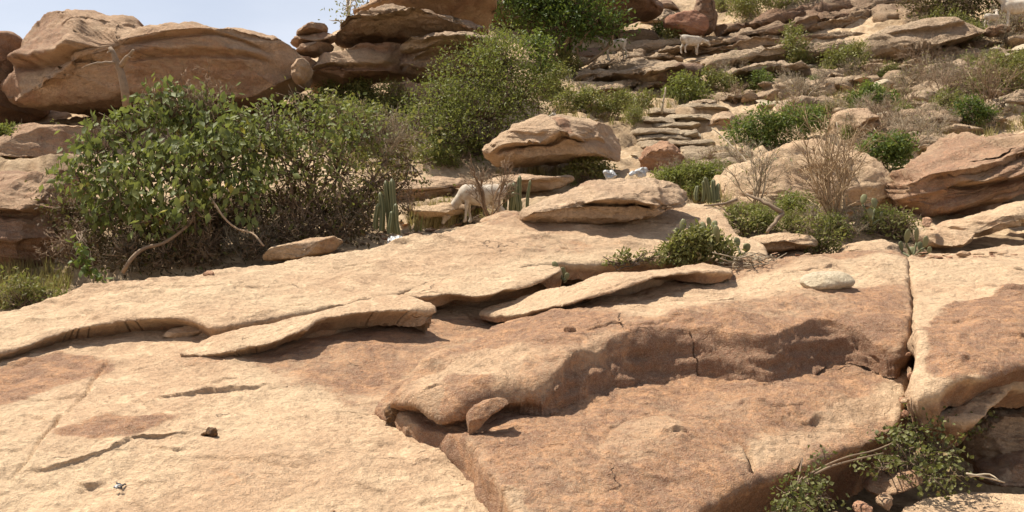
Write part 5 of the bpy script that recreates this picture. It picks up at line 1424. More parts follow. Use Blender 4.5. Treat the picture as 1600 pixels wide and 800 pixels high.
# bare bushes
dead_bush('bare_bush', 'tall fan shaped bare bush with tan stems in front of the big smooth boulder', grd(1305, 356), 1.75, 501, M_tan, stems=18, spread=.26, levels=3, r0=.016, lean=(-.10, 0), kids=3, leafy=30, leaf=.03)
dead_bush('bare_bush', 'grey leafless bush left of the tall bare bush', grd(1180, 318), 1.25, 503, M_twig, stems=10, spread=.32, levels=3, r0=.011, lean=(.05, 0), kids=3, leafy=60, leafmat=M_leafC, leaf=.05)
dead_bush('bare_bush', 'red brown leafless bush with a leaning trunk over the grazing goat', at(766, 340, 14.3), 1.05, 505, M_rtwig, stems=8, spread=.42, levels=4, r0=.02, lean=(-.22, 0), kids=3)
dead_bush('bare_bush', 'red brown leafless scrub left of the arched boulder', grd(715, 262), .8, 507, M_rtwig, stems=8, spread=.5, levels=3, r0=.012, kids=3)
dead_bush('bare_bush', 'hazy grey bare bush left of the dark layered boulder', grd(1420, 250), 1.6, 509, M_twig, stems=10, spread=.5, levels=3, r0=.013, kids=4)
dead_bush('bare_bush', 'hazy brown bare bush right of the angular tan block', grd(1380, 215), 1.4, 511, M_rtwig, stems=10, spread=.55, levels=3, r0=.013, kids=4)
dead_bush('bare_bush', 'bare grey scrub above the pale slab on the upper right', grd(1470, 160), 1.5, 513, M_rtwig, stems=10, spread=.6, levels=3, r0=.014, kids=4)
dead_bush('bare_bush', 'dark brown bare scrub near the right edge', grd(1545, 165), 1.8, 515, M_rtwig, stems=14, spread=.6, levels=3, r0=.014, kids=4, leafy=300, leafmat=M_leafD, leaf=.06)
dead_bush('bare_bush', 'bare pale scrub above the flat cream hillside bed', grd(1255, 160), 1.5, 517, M_twig, stems=10, spread=.6, levels=3, r0=.012, kids=4)
dead_bush('bare_bush', 'dry brown scrub below the flat split boulder', grd(1445, 115), 1.5, 519, M_rtwig, stems=12, spread=.7, levels=3, r0=.013, kids=4)
dead_bush('bare_bush', 'twiggy grey scrub on top of the leafy bush', at(600, 260, 13.2), 1.1, 521, M_twig, stems=12, spread=.6, levels=3, r0=.010, kids=4)
dead_bush('bare_bush', 'leafless twigs poking out of the leafy bush top against the giant boulder', at(300, 215, 12.2), 1.1, 523, M_rtwig, stems=22, spread=.8, levels=3, r0=.009, kids=3, thick=1.6)
dead_bush('bare_bush', 'dry twigs sprouting right of the columnar cactus clump', at(640, 330, 13.0), .5, 525, M_rtwig, stems=8, spread=.7, levels=3, r0=.007, kids=3)
dead_bush('thin_saplings', 'thin pale twigs standing on the shaded bench at the left edge', grd(45, 245), .9, 527, M_twig, stems=6, spread=.35, levels=3, r0=.009, kids=3, leafy=90, leafmat=M_leafB, leaf=.05)

# the leafy shrub in the bottom right hollow: long arching shoots with small round leaves
bush('hollow_shrub', 'sprawling shrub with small round leaves in the shaded bottom right hollow',
     [(1395, 690, 30, 5.3), (1440, 670, 34, 5.4), (1470, 705, 34, 5.3), (1420, 720, 34, 5.15), (1500, 672, 24, 5.6), (1535, 655, 16, 5.7), (1455, 745, 26, 5.0), (1490, 742, 24, 5.1), (1380, 735, 22, 5.0), (1345, 725, 18, 5.1), (1430, 640, 16, 5.6)],
     tuple(at(1405, 740, 5.7)), 601, M_leafF, M_bark, leaf=.028, wid=.85, clusters=26, per=7, spread=.035, droop=.1, twigs=16, stem_r=.009, dense=.25, twig_r=.0022)
bush('hollow_shrub', 'smaller pale leaved shrub under the front edge of the flat red slab',
     [(1235, 770, 26, 4.7), (1265, 745, 18, 4.9), (1285, 778, 24, 4.7), (1250, 800, 24, 4.5), (1220, 798, 20, 4.5), (1290, 712, 12, 4.9)],
     tuple(at(1270, 790, 5.4)), 603, M_leafF, M_bark, leaf=.027, wid=.8, clusters=22, per=7, spread=.03, droop=.1, twigs=16, stem_r=.007, dense=.25, twig_r=.002)
for j, (pts, lab) in enumerate([
    ([(1240, 760, 4.9), (1275, 735, 4.95), (1320, 715, 5.0), (1365, 704, 5.1), (1400, 690, 5.2)], 'bare pale stem arching across the bottom right hollow'),
    ([(1275, 740, 4.8), (1300, 728, 4.85), (1345, 716, 4.95), (1380, 708, 5.1)], 'second thin stem alongside the arching one in the hollow'),
    ([(1510, 740, 5.0), (1540, 746, 5.0), (1570, 754, 5.0)], 'grey dead twig pointing right at the bottom right'),
    ([(1515, 744, 5.0), (1545, 741, 5.0), (1560, 750, 4.95)], 'short grey dead twig crossing the other at the bottom right')]):
    base = at(*pts[0])
    ro = empty('dead_stick', tuple(base)); tag(ro, lab, 'stick')
    mb = MB(); mb.tube(resample(np.array([at(*p) for p in pts]) - base, .04, False), .007, .004, 5, .8)
    put('stem', mb.build('stem'), M_bark if j < 2 else M_twig, ro)

# ---- columnar cacti
def column_cactus(name, label, stems, group=None):
    """stems: (px, bottom py, top py, distance, radius m)"""
    b0 = at(stems[0][0], stems[0][1], stems[0][3])
    root = empty(name, tuple(b0)); tag(root, label, 'cactus', group)
    for j, (px, y1, y0, d, rad) in enumerate(stems):
        r = np.random.default_rng(int(px * 7 + y0))
        a = at(px, y1 + 3, d); b = at(px + r.uniform(-3, 3), y0, d + r.uniform(-.05, .05))
        m, sd = 14, 20
        V = []
        for k in range(m):
            t = k / (m - 1)
            c = a + (b - a) * t + np.array([.02 * math.sin(t * 3 + j), 0, 0])
            rr = .72 * rad * (0.75 + 0.35 * math.sin(math.pi * min(1, t * .7 + .2))) * (1 if t < .9 else max(.25, 1 - ((t - .9) / .1) ** 2 * .8)) * (1 + .06 * r.normal())
            for q in range(sd):
                th = 2 * math.pi * q / sd
                V.append(c + rr * (1 + .24 * math.cos(5 * th)) * np.array([math.cos(th), math.sin(th), 0]))
        V = np.array(V) - b0
        i = np.arange(m - 1)[:, None] * sd + np.arange(sd)[None]; i2 = np.arange(m - 1)[:, None] * sd + (np.arange(sd)[None] + 1) % sd
        q = np.stack([i, i2, i2 + sd, i + sd], -1).reshape(-1, 4)
        tp = (m - 1) * sd
        tri = [(tp, tp + z, tp + z + 1) for z in range(1, sd - 1)]
        rn = np.tile(np.clip(.35 + .55 * np.cos(5 * 2 * np.pi * np.arange(sd) / sd), 0, .93), m)
        put('stem', mesh_from('stem', V, [q, tri], True, {'rnd': rn}), M_cact, root)
    return root
column_cactus('columnar_cactus', 'clump of tall ribbed columnar cactus stems right of the olive bush', [(596, 358, 300, 11.7, .045), (607, 360, 282, 11.8, .05), (616, 362, 279, 11.75, .05), (621, 363, 318, 11.6, .045), (589, 356, 318, 11.7, .04), (611, 362, 330, 11.55, .04)])
column_cactus('columnar_cactus', 'row of short columnar cactus stems right of the red brown bare bush', [(788, 325, 284, 15.2, .05), (797, 327, 286, 15.2, .055), (805, 328, 285, 15.2, .055), (812, 327, 274, 15.4, .05), (825, 322, 281, 15.6, .035), (801, 328, 300, 15.0, .05)])
column_cactus('columnar_cactus', 'small dark columnar cactus clump right of the lens boulder', [(1098, 312, 282, 13.2, .04), (1106, 314, 276, 13.2, .045), (1114, 314, 280, 13.2, .045), (1122, 313, 286, 13.2, .04), (1090, 310, 290, 13.2, .04)])

# ---- paddle cacti
def pad_mesh(seed):
    r = np.random.default_rng(seed)
    m, sd = 10, 16
    V = [[0, 0, 0]]
    for k in range(1, m):
        ph = math.pi * k / m
        for q in range(sd):
            th = 2 * math.pi * q / sd
            x = math.sin(ph) * math.cos(th); z = -math.cos(ph)
            x *= (0.86 + .18 * z)                       # wider towards the top
            y = math.sin(ph) * math.sin(th) * .16
            V.append([x * .5, y, (z + 1) * .5])
    V.append([0, 0, 1])
    V = np.array(V) * (1 + .03 * r.normal(size=(len(V), 1)))
    f = []
    for k in range(m - 2):
        for q in range(sd):
            a = 1 + k * sd + q; b = 1 + k * sd + (q + 1) % sd
            f.append((a, b, b + sd, a + sd))
    t = [(0, 1 + (q + 1) % sd, 1 + q) for q in range(sd)] + [(len(V) - 1, 1 + (m - 2) * sd + q, 1 + (m - 2) * sd + (q + 1) % sd) for q in range(sd)]
    me = mesh_from('pad', V, [np.array(f), np.array(t)], True, {'rnd': np.full(len(V), r.uniform(.1, .9))})
    me.materials.append(M_cact)
    return me
PADS = [pad_mesh(k) for k in range(5)]
def paddle_cactus(label, d, root_px, pads):
    b0 = at(root_px[0], root_px[1], d)
    root = empty('paddle_cactus', tuple(b0)); tag(root, label, 'cactus')
    r = np.random.default_rng(int(root_px[0]))
    mb = MB()
    for j, (px, py, w, h, ang) in enumerate(pads):
        o = bpy.data.objects.new('pad', PADS[j % 5]); COL.objects.link(o); o.parent = root
        dd = d + r.uniform(-.15, .15)
        bt = at(px - math.sin(R(ang)) * h * .5, py + h * .5, dd)
        o.location = tuple(bt - b0)
        o.scale = (w / F * dd * .95, w / F * dd, h / F * dd * .92)
        o.rotation_euler = (r.uniform(-.25, .25), R(ang), r.uniform(-.9, .9))
        mb.tube(wiggle(np.zeros(3), bt - b0, r, .03, 5), .014, .010, 6, .3)
    put('stem', mb.build('stem'), M_cact, root)
paddle_cactus('paddle cactus with dark green pads in the scrub right of the narrow ledge', 8.95, (1095, 408),
    [(1067, 351, 13, 22, 8), (1059, 362, 12, 18, -25), (1078, 362, 11, 20, 5), (1086, 361, 8, 13, 0), (1098, 356, 13, 24, -10), (1108, 346, 11, 16, 0), (1115, 352, 13, 20, 10), (1122, 364, 15, 30, 5), (1116, 372, 12, 22, 0), (1098, 376, 14, 20, 15), (1072, 378, 12, 18, 0), (1108, 385, 14, 18, -15)])
paddle_cactus('two pale green cactus pads standing apart beside the twig pile', 8.95, (1156, 398), [(1153, 377, 15, 16, 0), (1167, 386, 14, 16, 10)])
paddle_cactus('paddle cactus clump between the pale broken block and the loaf shaped block', 9.4, (1425, 402),
    [(1417, 368, 11, 24, 5), (1431, 366, 11, 26, -5), (1446, 377, 11, 20, 6), (1438, 384, 10, 16, 0), (1424, 392, 14, 16, 0), (1443, 394, 12, 14, 10), (1408, 384, 10, 18, -10), (1452, 390, 10, 12, 20)])
paddle_cactus('few cactus pads at the foot of the big smooth boulder behind the tall bare bush', 10.9, (1362, 352), [(1367, 316, 12, 18, 0), (1349, 310, 12, 18, 10), (1360, 332, 12, 16, -8), (1376, 336, 11, 14, 10)])
paddle_cactus('tiny bright cactus sprout at the tip of the pale rock tongue', 8.35, (882, 440), [(868, 413, 11, 16, -30), (879, 424, 12, 18, -15), (886, 431, 10, 12, 15)])

# ---- dead snag in front of the giant boulder
def limb_thing(name, label, paths, mat, cat):
    b0 = at(*paths[0][0][0][:3])
    ro = empty(name, tuple(b0)); tag(ro, label, cat)
    for (pts, r0, r1) in paths:
        mb = MB()
        P = resample(np.array([at(*p) for p in pts]) - b0, .06, False)
        P += .004 * np.random.default_rng(len(pts)).normal(size=P.shape)
        mb.tube(P, r0, r1, 7, .75)
        put('limb', mb.build('limb'), mat, ro)
limb_thing('dead_snag', 'grey dead forked snag standing in front of the giant boulder', [([(198, 165, 15.2), (195, 140, 15.2), (190, 118, 15.2), (184, 100, 15.2), (178, 86, 15.2), (171, 74, 15.2)], .075, .035), ([(189, 104, 15.2), (196, 92, 15.1), (202, 86, 15.05), (209, 78, 15.0)], .05, .022), ([(184, 98, 15.2), (165, 98, 15.1), (145, 100, 15.0), (128, 106, 15.0)], .034, .010), ([(176, 84, 15.2), (170, 80, 15.15), (167, 84, 15.1)], .02, .005), ([(201, 87, 15.05), (205, 90, 15.0), (211, 88, 15.0)], .014, .004)], M_bark, 'dead tree')
limb_thing('weathered_log', 'weathered grey driftwood limb lying left of the yellow green shrub', [([(1224, 334, 11.2), (1205, 322, 11.2), (1185, 312, 11.3), (1165, 303, 11.4)], .032, .016), ([(1222, 334, 11.2), (1210, 348, 11.1), (1198, 363, 11.0)], .03, .02), ([(1150, 312, 11.3), (1130, 318, 11.2), (1100, 322, 11.1)], .022, .01)], M_bark, 'log')
limb_thing('dead_stick', 'pale dead forked stick standing by the red ended boulder', [([(1034, 178, 25.5), (1035, 165, 25.5), (1038, 150, 25.5), (1040, 136, 25.5)], .04, .02), ([(1005, 165, 25.3), (1010, 155, 25.3), (1014, 148, 25.3)], .03, .02)], M_twig, 'stick')
limb_thing('dead_stick', 'long pale slanting dry stick left of the grey leafless bush', [([(1175, 260, 16), (1150, 235, 16.2), (1130, 215, 16.4), (1112, 200, 16.5)], .022, .01), ([(1150, 235, 16.2), (1148, 222, 16.2), (1140, 212, 16.2)], .012, .008)], M_twig, 'stick')
limb_thing('dead_stick', 'thin white upright stick at the left of the angular tan block', [([(1312, 245, 13), (1309, 225, 13), (1308, 205, 13), (1307, 190, 13)], .016, .008)], M_twig, 'stick')

# ---- heap of dry twigs on the ledge: every twig its own piece
pile = empty('twig_pile', tuple(at(1170, 415, 8.8))); tag(pile, 'heap of dry grey twigs beside the paddle cactus', 'twig pile')
rp = np.random.default_rng(77)
b0 = np.array(pile.location)
for k in range(70):
    c = at(rp.uniform(1132, 1208), rp.uniform(398, 419), rp.uniform(8.6, 8.95))
    an = rp.uniform(0, math.pi); L = rp.uniform(.06, .2)
    dv = np.array([math.cos(an) * L, math.sin(an) * L * .6, rp.normal() * .04])
    mb = MB(); mb.tube(wiggle(c - dv - b0, c + dv - b0, rp, .06, 4), rp.uniform(.004, .009), .003, 4, rp.uniform())
    put('twig', mb.build('twig'), M_twig, pile)

# ------------------------------------------------------------------ loose stones, scattered as individuals
def stone_mesh(seed, mat):
    r = np.random.default_rng(seed)
    m, sd = 12, 18
    th = 2 * np.pi * np.arange(sd) / sd
    ph = np.pi * (np.arange(m) + .5) / m
    V = np.stack([np.sin(ph)[:, None] * np.cos(th), np.sin(ph)[:, None] * np.sin(th), np.repeat(np.cos(ph)[:, None], sd, 1)], -1).reshape(-1, 3)
    V = np.vstack([V, [[0, 0, 1], [0, 0, -1]]])
    for _ in range(18):
        nd = unit(r.normal(size=3)); h = r.uniform(.42, .8)
        V = V - np.maximum(V @ nd - h, 0)[:, None] * nd
    V = V * (1 + .10 * fbm(V + seed, 1.4, 3, seed))[:, None] * np.array([.5, .42, .32])
    i = np.arange(m - 1)[:, None] * sd + np.arange(sd)[None]; i2 = np.arange(m - 1)[:, None] * sd + (np.arange(sd)[None] + 1) % sd
    q = np.stack([i, i + sd, i2 + sd, i2], -1).reshape(-1, 4)
    top = m * sd
    t = [(top, k, (k + 1) % sd) for k in range(sd)] + [(top + 1, (m - 1) * sd + (k + 1) % sd, (m - 1) * sd + k) for k in range(sd)]
    me = mesh_from('stone', V, [q, np.array(t)], True, {'var': np.full(len(V), r.uniform(0, .5))})
    me.materials.append(mat)
    return me
ST = [stone_mesh(k, M_far) for k in range(5)] + [stone_mesh(k + 20, M_white) for k in range(2)]
STR = [stone_mesh(k + 40, M_red) for k in range(3)] + [stone_mesh(k + 50, M_slab) for k in range(3)]
rs = np.random.default_rng(2024)
def scatter_stones(poly, n, smin, smax, label, group, meshes, name='stone', flat=.7, on=None):
    q = rand_in(poly, n, rs)
    d = hit(on or gtop, q[:, 0], q[:, 1], 3.0, 60.0)
    for (px, py), dd in zip(q, d):
        p = W(px, py, dd)
        o = bpy.data.objects.new(name, meshes[rs.integers(len(meshes))]); COL.objects.link(o)
        sz = smin * (smax / smin) ** (rs.uniform() ** 1.6)
        o.scale = (sz * rs.uniform(.9, 1.7), sz * rs.uniform(.8, 1.3), sz * rs.uniform(.6, 1.1) * flat)
        o.rotation_euler = (rs.normal() * .15, rs.normal() * .15 - .1, rs.uniform(0, 6.28))
        o.location = (p[0], p[1], p[2] + .08 * sz)
        mname = o.data.materials[0].name
        sx_, sy_, sz_ = o.scale
        tag(o, '%s %s %s %s %s' % ('large' if sz > smin * 2.6 else 'small' if sz < smin * 1.5 else 'middling', 'flat' if sz_ < .62 * sz * .9 else 'chunky' if sx_ < 1.25 * sz else 'long',
            {'cream_stone': 'cream', 'red_stone': 'reddish'}.get(mname, 'tan'), name.replace('_', ' '), where(px, py)), 'stone', 'loose stones on the ground' if on is None else 'grit and chips on the slabs')
scatter_stones([(1110, 112), (1240, 104), (1350, 100), (1600, 60), (1620, 190), (1440, 250), (1360, 210), (1250, 170), (1150, 165), (1080, 140)], 230, .22, 1.4, 'pale loose stone among the scrub of the upper right hillside', 'stones scattered over the right hillside', ST)
scatter_stones([(900, 100), (1090, 60), (1100, 150), (1000, 185), (900, 200)], 40, .25, .9, 'pale loose stone on the slope between the leafy tree and the steps', 'stones around the upper centre slope', ST)
scatter_stones([(1070, 160), (1180, 170), (1180, 260), (1090, 270), (985, 262), (1000, 275), (975, 280), (970, 250)], 16, .15, .5, 'pale small stone lying beside the stone steps', 'stones beside the steps', ST)
scatter_stones([(560, 160), (660, 160), (640, 300), (560, 300), (500, 200)], 24, .2, .6, 'pale small stone on the bare patch between the two biggest bushes', 'stones between the big bushes', ST)
scatter_stones([(600, 350), (720, 318), (760, 340), (690, 360), (640, 378), (590, 384)], 60, .06, .22, 'reddish small rock chip on the soil by the tall columnar cactus', 'rock chips by the columnar cactus', STR, 'rock_chip', .5)
scatter_stones([(1415, 395), (1440, 392), (1530, 396), (1590, 392), (1590, 400), (1500, 404), (1420, 404)], 26, .05, .14, 'reddish small rock chip below the loaf shaped block', 'rock chips on the right crest', STR, 'rock_chip', .5, SG)
scatter_stones([(1190, 395), (1320, 400), (1330, 410), (1200, 416)], 26, .04, .12, 'tan small chip of stone along the crest behind the oval cream stone', 'rock chips on the crest of the brown block', STR, 'rock_chip', .5, SF1)
scatter_stones([(-20, 600), (560, 560), (600, 640), (700, 760), (780, 800), (-20, 800)], 26, .012, .03, 'tan', 'grit on the broad pale slab', STR, 'grit_stone', .6, SA)
scatter_stones([(760, 478), (840, 466), (860, 474), (780, 488)], 14, .02, .06, 'tan', 'chips in the notch left of the narrow ledge', STR, 'rock_chip', .6, SA)
scatter_stones([(60, 528), (200, 512), (330, 524), (330, 534), (200, 524), (60, 545)], 22, .015, .05, 'tan', 'grit under the overhanging ledge', STR, 'grit_stone', .6, SA)
scatter_stones([(640, 466), (760, 462), (880, 446), (890, 452), (760, 476), (650, 486)], 26, .015, .06, 'tan', 'grit in the gap below the smooth tongue', STR, 'grit_stone', .6, SA)
scatter_stones([(620, 660), (700, 715), (780, 790), (740, 790), (640, 700)], 16, .012, .035, 'tan', 'grit at the foot of the diagonal step', STR, 'grit_stone', .6, SA)
# rubble wedged in the long crack
for k in range(14):
    t = rs.uniform()
    px = np.interp(t, [0, .3, .6, .8, 1], [1420, 1424, 1428, 1420, 1416]) + rs.normal() * 3; py = 420 + 225 * t
    d = float(hit(SG, [px], [py], 3, 14)[0])
    p = W(px, py, d)
    o = bpy.data.objects.new('rubble_stone', STR[rs.integers(6)]); COL.objects.link(o)
    sz = rs.uniform(.03, .075)
    o.scale = (sz, sz, sz); o.rotation_euler = tuple(rs.uniform(0, 6, 3)); o.location = (p[0], p[1] + .05, p[2] - rs.uniform(.04, .14))
    tag(o, 'small stone wedged in the long vertical crack', 'stone', 'rubble in the long crack')

# low scrub over the hillside: a few kinds, copied as individuals
protos = []
for k, (mt, lf) in enumerate([(M_leafD, .07), (M_leafB, .075), (M_leafE, .08), (M_leafC, .08)]):
    lob = [(800 + a, 400 - b, c, 20.0) for a, b, c in [(-14, 22, 22), (16, 24, 24), (0, 34, 22), (-30, 14, 16), (32, 14, 16)]]
    protos.append(bush('scrub_bush', 'low scrub bush', lob, (0, 20, 0), 700 + k, mt, M_bark, leaf=lf, wid=.45, clusters=40, per=18, spread=.09, droop=0, stem_r=.012, twig_r=.004, bare=.15))
dprot = []
for k, mt in enumerate([M_twig, M_rtwig, M_twig]):
    dprot.append(dead_bush('bare_scrub', 'bare scrub', (0, 20, 0), .9, 720 + k, mt, stems=9, spread=.6, levels=3, r0=.010, kids=4, leafy=80, leafmat=M_dry, leaf=.05, thick=1.3))
for p_, w_ in zip(protos + dprot, ['olive scrub bush', 'dull green scrub bush', 'bright green scrub bush', 'dark green scrub bush', 'grey bare scrub', 'brown bare scrub', 'grey twiggy scrub']):
    p_['word'] = w_
LIVE = 'low green scrub bush dotted over the rocky right hillside'
DEADL = 'low bare twiggy scrub dotted over the rocky right hillside'
def scatter_bushes(poly, n, pr, s0, s1, label, group):
    q = rand_in(poly, n, rs)
    d = hit(gtop, q[:, 0], q[:, 1], 6.0, 60.0)
    for (px, py), dd in zip(q, d):
        p = W(px, py, dd)
        src = pr[rs.integers(len(pr))]; sc_ = rs.uniform(s0, s1)
        lab = '%s %s %s' % ('bigger' if sc_ > (s0 + s1) / 2 else 'small', src['word'], where(px, py))
        copy_tree(src, (p[0], p[1], p[2] - .03), rs.uniform(0, 6.28), sc_, lab, 'low scrub dotted over the hillside')
scatter_bushes([(1110, 120), (1330, 95), (1600, 80), (1620, 195), (1440, 250), (1360, 250), (1250, 200), (1150, 175)], 34, protos[:2] + protos[:1] + protos[2:3], .35, .9, LIVE, 'scrub bushes on the right hillside')
scatter_bushes([(1110, 120), (1330, 95), (1600, 70), (1620, 195), (1440, 250), (1360, 250), (1250, 200), (1150, 175)], 48, dprot, .5, 1.2, DEADL, 'bare scrub on the right hillside')
scatter_bushes([(860, 120), (1040, 140), (1080, 165), (1000, 195), (860, 190)], 7, protos[:1], .4, .8, 'low scrub bush on the slope behind the arched boulder', 'scrub behind the arched boulder')
scatter_bushes([(500, 165), (640, 150), (660, 240), (560, 270), (480, 200)], 16, protos[:2] + dprot[:1], .5, 1.0, 'low scrub bush between the two biggest bushes', 'scrub between the big bushes')
scatter_bushes([(1080, 250), (1180, 240), (1150, 310), (1060, 310)], 9, protos[:2] + dprot, .4, .8, 'low scrub bush below the stone steps', 'scrub below the steps')
scatter_bushes([(1440, 30), (1600, 40), (1600, 75), (1520, 80), (1440, 90)], 14, protos[:1] + dprot, .8, 1.5, 'brown scrub bush round the upper right goats', 'scrub round the goats')
scatter_bushes([(1120, 0), (1260, -20), (1200, 34), (1120, 40)], 12, protos[:1] + dprot, .9, 1.6, 'dark scrub bush above the uppermost long bed', 'scrub at the top edge')
scatter_bushes([(1125, 326), (1230, 330), (1330, 345), (1430, 345), (1435, 378), (1330, 372), (1200, 366), (1130, 350)], 20, dprot + protos[:2], .3, .6, 'scrub', 'undergrowth below the big smooth boulder')
scatter_bushes([(1060, 262), (1110, 262), (1140, 300), (1100, 320), (1040, 285)], 10, dprot + protos[:2], .35, .7, 'scrub', 'undergrowth behind the lens boulder')
scatter_bushes([(650, 225), (740, 235), (750, 262), (660, 262)], 8, dprot[1:2] + protos[:2], .4, .7, 'scrub', 'undergrowth below the large fine leaved bush')
for p in protos + dprot:
    for ch in list(p.children):
        bpy.data.objects.remove(ch)
    bpy.data.objects.remove(p)

# dry grass nobody could count
gb = MB()
for poly, n in [([(1110, 100), (1600, 70), (1620, 200), (1440, 250), (1340, 180), (1150, 165)], 900), ([(640, 330), (760, 330), (740, 350), (640, 365)], 120), ([(860, 130), (1080, 150), (1000, 200), (860, 190)], 260), ([(500, 170), (640, 160), (640, 290), (520, 260)], 200), ([(1060, 270), (1180, 260), (1140, 330), (1060, 320)], 120), ([(780, 272), (900, 268), (900, 285), (780, 290)], 70), ([(0, 430), (110, 430), (100, 470), (0, 485)], 120)]:
    q = rand_in(poly, n, rs)
    d = hit(gtop, q[:, 0], q[:, 1], 6.0, 60.0)
    for (px, py), dd in zip(q, d):
        p = W(px, py, dd)
        m = 9
        a = rs.uniform(0, 6.28, m); h = rs.uniform(.1, .34, m)[:, None]
        bs = p + np.stack([np.cos(a), np.sin(a), np.zeros(m)], 1) * .04
        tp = bs + np.stack([np.cos(a) * .4, np.sin(a) * .4, np.ones(m)], 1) * h
        sd = np.stack([-np.sin(a), np.cos(a), np.zeros(m)], 1) * .008
        V = np.stack([bs - sd, bs + sd, tp], 1).reshape(-1, 3)
        gb.add(V, None, np.arange(3 * m).reshape(-1, 3), np.repeat(np.clip(rs.uniform() * .5 + rs.uniform(0, .5, m), 0, .99), 3))
go = put('dry_grass', gb.build('dry_grass'), M_dry); tag(go, 'thin dry straw coloured grass between the hillside rocks', 'grass', None, 'stuff')

# ------------------------------------------------------------------ goats
def surface_nets(f, lo, h):
    """mesh of f<0 on a regular grid"""
    s = f < 0
    n = np.array(f.shape)
    cnt = np.zeros(n - 1, int); pos = np.zeros(tuple(n - 1) + (3,)); ne = np.zeros(n - 1)
    cs = [(i, j, k) for i in (0, 1) for j in (0, 1) for k in (0, 1)]
    def sub(A, o):
        return A[o[0]:o[0] + n[0] - 1, o[1]:o[1] + n[1] - 1, o[2]:o[2] + n[2] - 1]
    for a in cs:
        for ax in range(3):
            if a[ax] == 0:
                b = list(a); b[ax] = 1
                fa, fb = sub(f, a), sub(f, b)
                m = (fa < 0) != (fb < 0)
                t = np.where(m, fa / np.where(m, fa - fb, 1), 0)
                for c in range(3):
                    pos[..., c] += np.where(m, a[c] + (t if c == ax else 0), 0)
                ne += m
    act = ne > 0
    idx = np.full(act.shape, -1); idx[act] = np.arange(act.sum())
    ii = np.argwhere(act)
    V = lo + h * (ii + pos[act] / ne[act][:, None])
    Q = []
    for ax in range(3):
        u, v = (ax + 1) % 3, (ax + 2) % 3
        sl0 = [slice(1, n[c] - 1) for c in range(3)]; sl1 = list(sl0)
        sl0[ax] = slice(0, n[ax] - 1); sl1[ax] = slice(1, n[ax])
        a, b = s[tuple(sl0)], s[tuple(sl1)]
        for flip in (False, True):
            m = (a & ~b) if not flip else (~a & b)
            e = np.argwhere(m)
            if len(e) == 0: continue
            off = np.array([1, 1, 1]); off[ax] = 0
            e = e + off
            du = np.zeros(3, int); du[u] = 1; dv = np.zeros(3, int); dv[v] = 1
            g = lambda p: idx[p[:, 0], p[:, 1], p[:, 2]]
            q = np.stack([g(e - du - dv), g(e - dv), g(e), g(e - du)], 1)
            Q.append(q[:, ::-1] if flip else q)
    return V, np.concatenate(Q)

def capsule(P, a, b, ra, rb):
    a = np.array(a, float); b = np.array(b, float)
    ab = b - a
    t = np.clip(((P - a) @ ab) / (ab @ ab), 0, 1)
    return np.linalg.norm(P - (a + t[..., None] * ab), axis=-1) - (ra + (rb - ra) * t)

